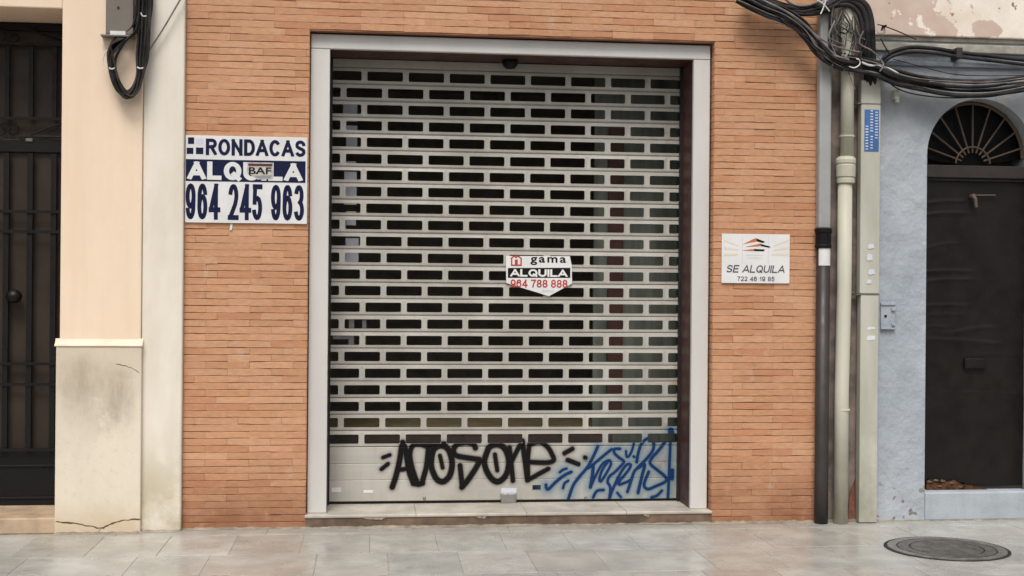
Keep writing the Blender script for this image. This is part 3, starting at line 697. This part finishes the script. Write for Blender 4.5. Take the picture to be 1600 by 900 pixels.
fr.box(DL+.07,DXd-.07,DY,DY+.029,zq(238),zq(218))
obj('door_frame', fr, M['iron'], door, bevel=.004)
kp = MB().box(DL+.07,DXd-.07,DY+.004,DY+.029,SZ+.001,zq(703))
for py in (728,778): kp.box(DL+.07,DXd-.07,DY-.006,DY+.003,zq(py)-.008,zq(py)+.008)
obj('kick_panel', kp, M['kick'], door, bevel=.003)
gr = MB(); gy = DY-.012
sx = xq(47)-xq(10)
bars = [xq(84)-i*sx for i in range(8)]
for x in bars:
    if x < DL: break
    gr.box(x-.018,x+.018,gy-.010,gy+.010,zq(703),zq(240)); gr.box(x-.014,x+.014,gy-.010,gy+.010,zq(186),zq(72))
for py in (70,186,331,362,568,600,702): gr.box(DL,DXd,gy-.022,gy-.011,zq(py)-.010,zq(py)+.010)
def scroll(pxs): return [(at(a,b,gy)[0],gy,at(a,b,gy)[1]) for a,b in smooth(pxs,6)]
for pxs in ([(0,196),(6,192),(18,191),(27,198),(26,207),(18,210),(13,204),(18,200)],[(0,212),(8,206),(2,198)],[(38,214),(60,206),(80,198),(97,193)],[(30,213),(60,213),(97,214)],
            [(45,42),(60,50),(78,57),(97,63)],[(0,44),(6,48),(8,56),(4,64)],[(12,64),(24,66),(29,58),(22,53),(16,57)],[(-10,50),(-4,58),(-8,66)]):
    gr.tube(scroll(pxs),.007,6)
obj('iron_grille', gr, M['iron'], door)
x,z = at(46,219,DY); obj('letter_plate', MB().box(x-.022,x+.022,DY-.012,DY-.001,z-.010,z+.010), M['metal_box'], door, bevel=.003)
x,z = at(25,463,DY); kn = MB().lathe(0,0,[(.002,-.055),(.03,-.05),(.05,-.02),(.052,0),(.04,.03),(.015,.05)],16); kn.v = [(x+a,DY-.045+c*.9-.0,z+b*.9) for a,b,c in kn.v]
obj('door_knob', kn, M['iron'], door, smooth=True)

# meter cover and cable loop on the cream wall
mx0,_ = at(165,30,WY-.06); mx1,mzb = at(208,56,WY-.06); _,mzt = at(186,-60,WY-.06)
mc = thing('meter_cover', 'grey brown metal cable cover with a white tag on the cream wall', 'cover', (mx0,WY,mzb))
obj('case', MB().box(mx0,mx1,WY-.06,WY-.001,mzb+.006,mzt), M['metal_box'], mc, bevel=.006)
obj('base_flange', MB().box(mx0-.03,mx1+.006,WY-.065,WY-.002,mzb-.008,mzb+.005), M['metal_box'], mc, bevel=.003)
obj('tag', MB().box(*pxbox(172,48,196,55,WY-.0625,WY-.0602)), M['paper'], mc)
x,z = at(185,12,WY-.06); obj('screw', MB().tube([(x,WY-.059,z),(x,WY-.064,z)],.008,10), M['dark'], mc)

# ------------------------------------------------------------------ old blue grey house on the right
bh = thing('blue_grey_house', 'old blue grey plastered house with an arched doorway right of the pipes', 'building', (4.2,0,0))
XD0 = at(1446.5,500)[0]; cxA = at(1532,243)[0]; czA = at(1528,243)[1]; rA = cxA-XD0; XD1 = cxA+rA; ZL = at(1500,66)[1]-.002; ZS_ = at(1520,768)[1]
BX0 = 3.335; BX1 = 7.0; BD = .35
bw = MB(); N = 28
arc = [(cxA-rA*math.cos(math.pi*i/N), czA+rA*1.02*math.sin(math.pi*i/N)) for i in range(N+1)]
outer = [(BX0,0),(XD0,0),(XD0,czA)]
bw.box(BX0,XD0,.0,BD,0,czA); bw.box(XD1,BX1,.0,BD,0,czA)
for (xa,za),(xb,zb) in zip(arc[:-1],arc[1:]):
    bw.add([(xa,0,za),(xb,0,zb),(xb,0,ZL),(xa,0,ZL),(xa,BD,za),(xb,BD,zb),(xb,BD,ZL),(xa,BD,ZL)],[(0,1,2,3),(7,6,5,4),(4,5,1,0),(3,2,6,7)])
bw.box(BX0,XD0,.0,BD,czA,ZL); bw.box(XD1,BX1,.0,BD,czA,ZL)
obj('lower_wall', bw, M['blue'], bh)
obj('upper_wall', MB().box(BX0,BX1,-.035,BD,ZL+.03,TOP), M['peel'], bh, bevel=.008)
lg_ = MB().box(BX0,BX1,-.012,BD,ZL,ZL+.029); lg_.box(BX0,BX1,-.028,-.001,ZL-.075,ZL-.018); obj('ledge', lg_, M['ledge'], bh, bevel=.006)
mo = MB()
for py,h,d in ((98,.028,.022),(119,.03,.016)):
    z = at(1450,py)[1]; mo.box(3.47,BX1,-d,-.001,z-h,z+h*.2)
obj('cornice', mo, M['moulding'], bh, bevel=.008)
obj('side_strip', MB().box(X1+.006,BX0-.002,.02,.45,0,TOP), M['gap'], bh)
rb = MB(); x0,z1=at(1331,745,.0); x1,z0=at(1345,812,.0); rb.prism([(x0-.02,0.01),(x1,.01),(x1-.005,z1-.05),(x1-.03,z1),(x0-.01,z1-.12)],.008,.019); obj('bare_brick_patch', rb, M['reddish'], bh)
_,z1 = at(1500,768); obj('door_sill', MB().box(XD0+.001,XD1-.001,-.012,BD,0,ZS_), M['sill'], bh, bevel=.012)
# door under the arch
DYb = .09
dr = MB().box(XD0+.002,XD1-.002,DYb+.02,DYb+.06,ZS_+.001,at(1500,262,DYb)[1])
bd_ = obj('old_door', dr, M['wood'], bh)
tr0 = at(1500,283,DYb)[1]; tr1 = at(1500,259,DYb)[1]
tm = MB().box(XD0+.002,XD1-.002,DYb-.035,DYb+.055,tr0+.02,tr1); tm.box(XD0+.002,XD1-.002,DYb-.015,DYb+.055,tr0,tr0+.019)
for px,py in ((1452,752),(1462,750),(1473,751),(1487,754),(1500,760),(1468,759)):
    x,z = at(px,py,DYb-.012); obj('wood_splinter', MB().prism([(x-.018,z-.006),(x+.012,z-.009),(x+.02,z+.001),(x-.008,z+.008)],DYb-.016,DYb-.0105), M['rust'], bd_)
obj('transom', tm, M['wood'], bd_, bevel=.006)
# wrinkled dark sheeting stapled over the door
nx,nz = 70,220; shx0,shx1,shz0,shz1 = XD0+.004,XD1-.004,ZS_+.03,tr0-.002
folds = []
for (pa,ya,pb,yb,am_,wd_) in ((1447,318,1500,314,.006,.012),(1447,336,1500,333,.007,.012),(1450,388,1490,380,.004,.010),(1447,425,1510,424,.007,.010),(1447,440,1508,437,.007,.010),(1447,478,1505,478,.007,.010),(1447,494,1492,492,.004,.010),(1490,520,1545,512,.006,.012),(1447,530,1555,537,.007,.013),(1447,512,1470,511,.004,.01),(1525,555,1600,556,.003,.006),(1490,614,1600,616,.003,.006)):
    a = np.array(at(pa,ya,DYb)); b = np.array(at(pb,yb,DYb)); folds.append((a,b,am_,wd_))
vsx = []
for i in range(nz+1):
    for k in range(nx+1):
        x = shx0+(shx1-shx0)*k/nx; z = shz0+(shz1-shz0)*i/nz
        if i == 0: z += .040*max(0,1-(x-shx0)/.5)*(0.8+.2*math.sin(x*60))
        y = DYb+.012-.004*math.sin(x*9+z*3)*math.sin(z*5)
        for a,b,am_,wd_ in folds:
            t = np.clip(((x-a[0])*(b[0]-a[0])+(z-a[1])*(b[1]-a[1]))/((b-a)@(b-a)),-.05,1.0)
            dz = z-(a[1]+t*(b[1]-a[1])+.006*math.sin(t*3.1)); dx = max(0, x-b[0], a[0]-x)
            y -= .6*am_*math.exp(-(dz/wd_)**2)*math.exp(-(dx/.06)**2)
        vsx.append((x,y,z))
sm = MB().add(vsx,[(i*(nx+1)+k,i*(nx+1)+k+1,(i+1)*(nx+1)+k+1,(i+1)*(nx+1)+k) for i in range(nz) for k in range(nx)])
obj('plastic_sheeting', sm, M['plastic'], bd_, smooth=True)
hm = MB(); x,z = at(1522,316,DYb-.02); hm.tube([(x-.012,DYb+.0,z+.04),(x-.010,DYb-.03,z+.045),(x+.002,DYb-.034,z+.02),(x+.012,DYb-.03,z-.035)],[.014,.016,.013,.010],8)
x1_,z1_ = at(1555,305,DYb); hm.tube([(x-.01,DYb-.004,z+.05),(x1_,DYb-.004,z1_)],.004,6)
obj('door_knocker', hm, M['rust'], bd_)
x0,x1,y0,y1,z0,z1 = pxbox(1508,560,1540,576,DYb-.014,DYb+.01); obj('letter_slot', MB().box(x0,x1,y0,y1,z0,z1), M['plastic'], bd_, bevel=.006)
rt = MB()
pts = [(1447,752),(1456,748),(1463,752),(1472,749),(1480,753),(1490,750),(1502,756),(1520,759),(1545,765),(1560,767),(1447,767)]
rt.prism([at(a,b,DYb) for a,b in pts][::-1], DYb-.01, DYb+.006); obj('rotten_edge', rt, M['rot'], bd_)
fl = obj('fanlight', MB().add([(cxA,.16,tr1)]+[(x,.16,z) for x,z in arc],[(0,i+2,i+1) for i in range(N)]), M['void'], bd_)
fg = MB(); hx,hz = at(1523,257,DYb); 
for k in range(9):
    a = R(19+k*142/8)
    # run each ray out to the arch
    t = 0.
    for t in np.linspace(.06,.6,200):
        xx,zz = hx+t*math.cos(a), hz+t*math.sin(a)
        if (zz>czA and math.hypot(xx-cxA,(zz-czA)/1.02)>rA-.004) or abs(xx-cxA)>rA-.004: break
    fg.tube([(hx+.085*math.cos(a),.125,hz+.085*math.sin(a)),(hx+t*math.cos(a),.125,hz+t*math.sin(a))],.0065,6)
ring = [(hx+.125*math.cos(R(4+q_*172/18)),.118,hz+.125*math.sin(R(4+q_*172/18))) for q_ in range(19)]; fg.tube(ring,.0065,6)
fg.tube([(cxA+(x-cxA)*.965,.13,czA+(z-czA)*.965) for x,z in arc],.011,6)
obj('fan_grille', fg, M['rust'], bd_)
obj('back_wall', MB().box(XD0-.1,XD1+.1,BD+.001,BD+.1,0,ZL), M['room'], bh)

# painted-over box beside the duct and a small bell
x0,x1,y0,y1,z0,z1 = pxbox(1377,472,1399,516,-.022,-.001)
jb_ = thing('junction_box', 'small blue grey painted-over switch box beside the ivory cable duct', 'box', (x0,0,z0))
obj('case', MB().box(x0,x1,-.016,-.001,z0,z1), M['blue'], jb_, bevel=.004)
for bb in ((x0-.002,x1+.004,-.024,-.0165,z1-.022,z1-.010),(x0-.002,x1+.002,-.024,-.0165,z0+.006,z0+.016),(x1-.03,x1+.002,-.03,-.0165,z1-.06,z1-.035),(x1-.026,x1+.002,-.028,-.0165,z0+.03,z0+.05)):
    obj('clip', MB().box(*bb), M['blue'], jb_, bevel=.003)
xx,zz = (x0+x1)/2-.018,(z0+z1)/2; obj('hole', MB().tube([(xx,-.0163,zz),(xx,-.019,zz)],.010,10), M['dark'], jb_)
x,z = at(1401,152,-.04); be = MB(); be.box(x-.018,x+.018,-.05,-.001,z-.012,z+.05); be.tube([(x+.008,-.03,z-.01),(x+.008,-.034,z-.035)],.016,10)
tag(obj('wall_bracket', be, M['ivory'], bevel=.004, origin=(x,0,z)), 'small ivory bracket on the blue wall under the cables', 'bracket')

# ------------------------------------------------------------------ pipes and duct
gx = at(1287,300,-.05)[0]; gz1 = at(1287,358,-.05)[1]; gz2 = at(1287,388,-.05)[1]; gz3 = at(1285,415,-.05)[1]
gp = thing('drainpipe', 'slim drainpipe with grey upper half and dark steel lower half beside the brickwork', 'pipe', (gx,-.05,0))
def rbox(x,hw,hd,y,z0,z1): return MB().box(x-hw,x+hw,y-hd,y+hd,z0,z1)
obj('upper_pipe', rbox(gx,.043,.036,-.042,gz1,4.6), M['greypipe'], gp, bevel=.014)
obj('lower_pipe', MB().tube([(gx,-.05,0.002),(gx,-.05,.3),(gx,-.05,gz2)],.046,20), M['darkpipe'], gp, smooth=True)
cb = MB().lathe(gx,-.05,[(.050,gz2),(.056,gz2+.004),(.056,gz2+.02),(.052,gz2+.026),(.052,gz1-.03),(.058,gz1-.02),(.058,gz1+.002),(.048,gz1+.006)],20)
obj('coupling', cb, M['black'], gp)
lb = MB(); 
for k in range(8):
    a0,a1 = R(212+k*14.5),R(212+(k+1)*14.5); r_=.0475
    lb.add([(gx+r_*math.cos(a0),-.05+r_*math.sin(a0),gz3),(gx+r_*math.cos(a1),-.05+r_*math.sin(a1),gz3),(gx+r_*math.cos(a1),-.05+r_*math.sin(a1),gz2-.002),(gx+r_*math.cos(a0),-.05+r_*math.sin(a0),gz2-.002)],[(0,1,2,3)])
obj('white_tag', lb, M['paper'], gp)
wx = at(1319.5,400,-.06)[0]; c0 = at(1320,287,-.06)[1]; c1 = at(1320,245,-.06)[1]
wp = thing('downpipe', 'round ivory downpipe with a ribbed collar between grey pipe and cable duct', 'pipe', (wx,-.06,0))
obj('lower_pipe', MB().tube([(wx-.012,-.06,.002),(wx-.012,-.06,.9),(wx,-.06,1.6),(wx,-.06,c0)],.048,24), M['ivory'], wp, smooth=True)
obj('upper_pipe', MB().tube([(wx+.012,-.06,c1-.01),(wx+.010,-.06,3.0),(wx+.006,-.06,4.6)],.044,24), M['ivory'], wp, smooth=True)
cz_ = lambda py: at(1320,py,-.06)[1]
co_ = MB().lathe(wx+.004,-.06,[(.049,cz_(287)),(.060,cz_(286)),(.060,cz_(280)),(.056,cz_(278)),(.064,cz_(276)),(.065,cz_(259)),(.061,cz_(257)),(.067,cz_(255)),(.067,cz_(250)),(.058,cz_(246)),(.045,cz_(244.5))],28)
obj('collar', co_, M['ivory'], wp)
for py in (213,640):
    z = cz_(py); xx = wx+(.011 if py<300 else -.006); obj('clamp', MB().lathe(xx,-.06,[(.0455 if py<300 else .049,z-.006),(.052,z-.005),(.052,z+.005),(.0455 if py<300 else .049,z+.006)],20), M['ivory'], wp)
x0,_ = at(1343.5,470,-.07); x1,_ = at(1374,470,-.07); tz = at(1360,125,-.07)[1]
xb = at(1347,800,-.07)[0]-x0
ct = thing('cable_duct', 'flat ivory vertical cable duct with a blue sticker near its top', 'duct', ((x0+x1)/2,-.03,0))
zm = at(1358,460,-.07)[1]
obj('upper_cover', MB().box(x0,x1,-.07,-.001,zm+.004,tz), M['trunk'], ct, bevel=.006)
obj('lower_cover', MB().box(x0+.006,x1-.004,-.072,-.001,.004,zm-.004), M['trunk'], ct, bevel=.006)
obj('strap', MB().box(x0-.03,x1+.002,-.0735,-.002,zm-.0035,zm+.0035), M['metal_box'], ct)
zk = at(1358,162,-.07)[1]; obj('strap', MB().box(x0-.03,x1+.002,-.0725,-.002,zk-.003,zk+.003), M['metal_box'], ct)
bs0,bs1,_,_,bz0,bz1 = pxbox(1351,171,1373,237,-.0715,-.0703)
bsx = thing('sticker', 'blue sticker with vertical white lettering on the ivory cable duct', 'sticker', (bs0,-.071,bz0))
obj('film', MB().box(bs0,bs1,-.0718,-.0703,bz0,bz1), M['bluep'], bsx)
dm = MB(); 
for c_,(a,b) in enumerate(((.33,.97),(.03,.98),(.06,.72))):
    xx = bs0+(bs1-bs0)*(.17+.33*c_); t = a; 
    while t < b:
        h = random.uniform(.03,.042); wv = random.uniform(.08,.11)*(bs1-bs0); zc = bz1-(bz1-bz0)*t
        if random.random()>.08: dm.prism([(xx-wv,zc-h*.28*(bz1-bz0)),(xx+wv,zc-h*.34*(bz1-bz0)),(xx+wv*.8,zc+h*.3*(bz1-bz0)),(xx-wv*.9,zc+h*.3*(bz1-bz0))],-.0724,-.0719)
        t += .068
obj('white_lettering', dm, M['paper'], bsx)
tp = thing('torn_posters', 'pale scraps of torn posters left on the ivory cable duct', 'scrap', ((x0+x1)/2,-.073,1))
for px,py,w_,h_ in ((1361,385,10,8),(1359,402,9,11),(1362,425,11,9),(1358,440,8,7),(1361,513,14,5),(1361,528,14,8)):
    a,b = at(px-w_/2,py-h_/2,-.0735); c,d_ = at(px+w_/2,py+h_/2,-.0735); k = (c-a)*.2
    obj('scrap', MB().prism([(a,d_+k*.4),(a+k,d_),(c,d_+k*.6),(c-k*.5,b-k*.2),(a+k*1.4,b),(a+k*.3,b-k)],-.0738,-.0722), M['paper' if py>500 else 'palegrey'], tp)

# ------------------------------------------------------------------ cables
def cable(pts, r, mat, label, group, Y=-.08, yv=.015, seg=8, dx=0, dy=0):
    P = smooth(pts,7); n = len(P); ph = random.uniform(0,6); a3 = []
    for i,(a,b) in enumerate(P):
        y = (Y(i/(n-1)) if callable(Y) else Y)+yv*math.sin(ph+i/n*7); x,z = at(a+dx,b+dy,y); a3.append((x,y,z))
    o = obj('cable', MB().tube(a3,r,seg), mat, smooth=True, origin=a3[n//2]); tag(o,label,'cable',group); return o
def bundle(base, cnt, spread, radii, mats, label, group, Y, yv=.012, endspread=1.):
    for k in range(cnt):
        o1, o2 = random.uniform(-spread,spread), random.uniform(-spread,spread)
        pts = [(a+random.uniform(-1,1)*spread*.35+o1*(1+(endspread-1)*i/len(base))*.5, b+o2*(1+(endspread-1)*i/len(base))+random.uniform(-1,1)*spread*.25) for i,(a,b) in enumerate(base)]
        yy = (lambda t,k=k: Y(t)-k*.004) if callable(Y) else Y-.004*k
        cable(pts, random.choice(radii), random.choice(mats), label, group, yy, yv)
GA = 'cables strung over the wall above the pipes'
C,CB,CG,CW,CN = M['cable'],M['cable_brown'],M['cable_grey'],M['cable_white'],M['cable_green']
arch = [(1262,14),(1290,13),(1312,5),(1332,3),(1347,14),(1354,36),(1356,65),(1356,98),(1356,128)]
for k,(dx,dy,r,ex) in enumerate(((0,0,.024,0),(7,-4,.021,8),(-7,5,.015,-5))):
    pts = [(a+dx,b+dy) for a,b in arch[:-2]]+[(1357+ex*.9,98),(1358+ex*.9,128),(1359+ex*.9,142)]
    cable(pts, r, C, 'thick black cable bending down into the top of the ivory duct', GA, lambda t,k=k: -.10-.010*k+(.062+.010*k)*max(0,(t-.62)/.38)**.7, .001, 10)
bundle([(1165,-14),(1195,2),(1225,12),(1255,17),(1285,13),(1310,2)],9,7,(.010,.013,.016),(C,CB,C),'dark cable sagging in the bundle at the top edge over the brick corner',GA,-.09)
cable([(1222,-6),(1238,6),(1258,9),(1278,3),(1292,-8)],.008,CG,'pale grey cable sagging over the brick corner at the top edge',GA,-.13,.004)
diag = [(1155,-10),(1195,10),(1232,26),(1262,50),(1281,76),(1302,92),(1322,98)]
bundle(diag,14,10,(.005,.007,.009,.012),(C,CB,C,CG,CB),'dark cable running diagonally down across the brick corner and pipes',GA,-.12)
cable([(1232,22),(1258,38),(1282,60),(1310,74),(1345,82)],.006,CG,'thin pale wire crossing diagonally in front of the pipes',GA,-.16,.004)
cable([(1277,68),(1292,80),(1300,94),(1304,112)],.007,CG,'short pale cable hooking down beside the grey drainpipe',GA,-.14,.004)
low = [(1320,97),(1345,102),(1370,108),(1400,120),(1440,130),(1490,137),(1545,138),(1600,129),(1640,120)]
bundle(low,15,10,(.004,.006,.009,.012),(C,CB,CG,C,CG),'dark strand of the loose bundle sagging over the blue wall towards the arch',GA,-.10,.015,1.2)
cable([(1345,97),(1358,102),(1372,103),(1390,108),(1404,116)],.008,CW,'white cable in the loose bundle over the blue wall',GA,-.15,.004)
cable([(1452,128),(1500,133),(1550,132),(1605,126)],.009,CG,'pale grey cable lying on the bundle above the arch',GA,-.14,.004)
cable([(1372,112),(1400,137),(1440,149),(1500,153),(1560,147),(1615,134)],.0045,C,'thin black wire hanging lowest in an arc above the arch',GA,-.08,.003)
for k,(dy,r) in enumerate(((0,.014),(7,.012))):
    cable([(1366,112),(1374,100),(1386,86),(1402,78),(1425,74),(1460,76),(1500,82),(1550,88),(1610,95)],r,C,'black cable rising from the duct and running along under the ledge',GA,-.06-.02*k,.004,8,0,dy)
cable([(1371,38),(1385,42),(1408,51),(1432,62)],.004,C,'thin wire crossing the peeling wall above the ledge',GA,-.07,.002)
cable([(1395,92),(1440,104),(1500,117),(1600,118)],.003,CB,'hair-thin wire drooping below the ledge on the blue wall',GA,-.05,.002)
for k in range(16):
    x0_ = random.uniform(1296,1350); y0_ = random.uniform(8,60); x1_ = x0_+random.uniform(-14,26); y1_ = y0_+random.uniform(25,75)
    pts = [(x0_,y0_),(x0_+random.uniform(-9,9),y0_+(y1_-y0_)*.3),((x0_+x1_)/2+random.uniform(-12,12),(y0_+y1_)/2),(x1_+random.uniform(-7,7),y0_+(y1_-y0_)*.8),(x1_,y1_)]
    cable(pts, random.choice((.003,.004,.005,.006)), random.choice((CN,CG,CB,C,CG)), 'thin loose wire in the tangle around the pipe tops', GA, -.12-random.uniform(0,.05), .008, 6)
for k in range(7):
    a_ = random.uniform(-10,12); pts = [(px_+random.uniform(-5,5), py_+a_+random.uniform(-5,5)) for px_,py_ in diag]
    cable(pts, random.choice((.004,.005,.007)), random.choice((CG,CB,CG)), 'thin greyish wire running loosely along the diagonal bundle', GA, -.15-random.uniform(0,.03), .006, 6)
for pts in ([(1302,10),(1299,35),(1301,60),(1300,92)],[(1308,16),(1307,45),(1309,70)],[(1334,25),(1345,45),(1350,60)],[(1322,18),(1330,36),(1334,58),(1332,70)],[(1318,22),(1328,40),(1322,52),(1314,50)],[(1338,40),(1342,55),(1352,62)],[(1324,108),(1330,124),(1336,140)],[(1376,60),(1384,75),(1392,86)]):
    cable(pts,random.choice((.004,.005,.006)),random.choice((CN,CG,CG,CB)),'short loose wire dangling among the pipe tops',GA,-.13,.006,6)
cable([(1300,14),(1298,40),(1300,75)],.014,C,'black cable dropping beside the grey drainpipe top',GA,-.10,.003)
x,z = at(1334,66,-.04); tag(obj('junction_box', MB().box(x-.035,x+.03,-.05,.015,z-.13,z+.02), M['reddish'], bevel=.006, origin=(x,0,z)), 'rusty brown box behind the cables between downpipe and duct', 'box')
def tie(pts, r=.005, lab='white cable tie looped round the black cables at the duct top', Y=-.165, mat=None):
    P = smooth(pts,7); a3 = [(at(a,b,Y)[0],Y,at(a,b,Y)[1]) for a,b in P]; o = obj('cable_tie', MB().tube(a3,r,6), mat or CW, smooth=True, origin=a3[0]); tag(o,lab,'cable tie'); return o
tie([(1326,104),(1335,106),(1343,101),(1343,94),(1338,92)])
tie([(1292,-4),(1289,5),(1285,16),(1282,22)],.005,'white cable tie knotted round the sagging bundle at the top edge')
tie([(1270,-2),(1282,3),(1290,10),(1296,18)],.005,'white cable tie crossing the knotted one on the top bundle',-.16)
x,z = at(1500,84,-.1); tag(obj('cable_clamp', MB().box(x-.022,x+.022,-.10,-.001,z-.030,z+.045), M['darkpipe'], bevel=.008, origin=(x,0,z)), 'dark clamp holding the black cables under the ledge', 'clamp')
x,z = at(1382,41,-.07); tag(obj('wire_hook', MB().tube([(x-.02,-.07,z-.03),(x-.014,-.075,z),(x+.01,-.07,z+.004),(x+.012,-.036,z)],.007,8), M['black'], origin=(x,0,z)), 'small black hook on the peeling wall holding a thin wire', 'hook')
# loop beside the meter cover
GL = 'cables looped beside the meter cover'
loop = [(226,-30),(225,10),(224,50),(221,85),(219,112),(212,136),(201,146),(189,140),(180,122),(175,100),(177,80),(190,62),(206,50),(216,35),(219,0),(219,-30)]
for k,(dx,dy,r) in enumerate(((0,0,.013),(5,2,.011),(-5,-3,.010),(3,5,.010),(8,-1,.009),(-8,3,.008),(-2,7,.007),(10,4,.006))):
    pts = [(a+dx*(1 if b<100 else .55)+random.uniform(-.8,.8), b+dy+random.uniform(-.8,.8)) for a,b in loop]
    if k%2: pts = pts[:10]+[(172+dx*.4,84),(174,70),(180+k*2,60)]
    cable(pts, r, (C,CB)[k%2], 'dark cable hanging in a loop below the grey meter cover', GL, WY-.03-.012*k, .004)
for k in range(4):
    cable([(228+k*3,-30),(229+k*2.5,10),(227+k*1.5,45),(222+k,80),(220,100)], .010, (CB,C,CG,C)[k], 'dark cable dropping straight down right of the meter cover', GL, WY-.02-.008*k, .003)
cable([(300,-30),(283,-3),(258,40),(240,68),(224,92)],.0055,CG,'thin grey wire slanting away from the cable loop to the upper right',GL,WY-.03,.0)
cable([(170,76),(163,85),(161,96),(167,105),(176,107)],.004,CW,'thin white wire curling at the left of the cable loop',GL,WY-.08,.002)
Yt = WY-.115
tie([(170,106),(175,108),(180,106)],.005,'white cable tie on the left side of the cable loop',Yt); tie([(214,105),(219,107),(224,106)],.005,'white cable tie on the right side of the cable loop',Yt)
tie([(220,20),(223,25),(229,25)],.004,'white cable tie high on the cables beside the meter cover',Yt)

# ------------------------------------------------------------------ manhole
mx,my = at_ground(1479,857.5); xa,ya = at_ground(1383,846); xb_,yb = at_ground(1575,869); mr = math.hypot(xb_-xa,yb-ya)/2
mh = thing('manhole_cover', 'round cast iron manhole cover set in the stone pavement before the blue house', 'manhole cover', (mx,my,0))
def annulus(r0,r1,z,n=64): 
    m_ = MB(); vs=[]
    for i in range(n):
        a=2*math.pi*i/n; vs += [(mx+r0*math.cos(a),my+r0*math.sin(a),z),(mx+r1*math.cos(a),my+r1*math.sin(a),z)]
    return m_.add(vs,[(2*i,2*i+1,2*((i+1)%n)+1,2*((i+1)%n)) for i in range(n)])
def ring3(r0,r1,z0,z1): return MB().lathe(mx,my,[(r0,z0),(r0,z1)],64)
obj('rim', MB().lathe(mx,my,[(mr,0.0),(mr,.0035),(mr*.955,.0035),(mr*.95,.0022)],64), M['iron_dark'], mh)
def plate(name, rs, mat): 
    prof=[(rs[0],.002)]+[(rs[0],.006),(rs[1],.006),(rs[1],.0025)]; 
    m_=MB(); seg=64
    vs=[(mx+r*math.cos(k*2*math.pi/seg),my+r*math.sin(k*2*math.pi/seg),z) for r,z in prof for k in range(seg)]
    m_.add(vs,[(i*seg+k,i*seg+(k+1)%seg,(i+1)*seg+(k+1)%seg,(i+1)*seg+k) for i in range(3) for k in range(seg)]); return obj(name,m_,mat,mh)
plate('outer_ring',(mr*.945,mr*.80),M['iron_light']); plate('middle_ring',(mr*.775,mr*.60),M['iron_cover'])
obj('lid', MB().lathe(mx,my,[(mr*.575,.002),(mr*.575,.006),(mr*.57,.0065)],64), M['iron_cover'], mh)
obj('lifting_slot', MB().box(mx-.03,mx+.03,my-.012,my+.012,.0068,.0085), M['steel'], mh, bevel=.002)
obj('lifting_slot', MB().box(mx+mr*.48,mx+mr*.54,my-.02,my+.02,.0068,.0085), M['steel'], mh, bevel=.002)
# mortar fillet and grit along the foot of the walls
fm = MB(); xs_ = np.arange(-1.95,5.2,.03); vs=[]
for x in xs_:
    base = -.09 if x < PL1 else (-.05 if x < X0 else -.004 if x<3.33 else -.0); d = .018+.012*random.random()+.012*math.sin(x*3)
    vs += [(x,base-d,.0008),(x,base+.01,.010+.01*random.random())]
fm.add(vs,[(2*i,2*i+2,2*i+3,2*i+1) for i in range(len(xs_)-1)])
tag(obj('mortar_fillet', fm, M['mortar_line']), 'ragged pale mortar fillet along the foot of the walls', 'fillet', kind='structure')
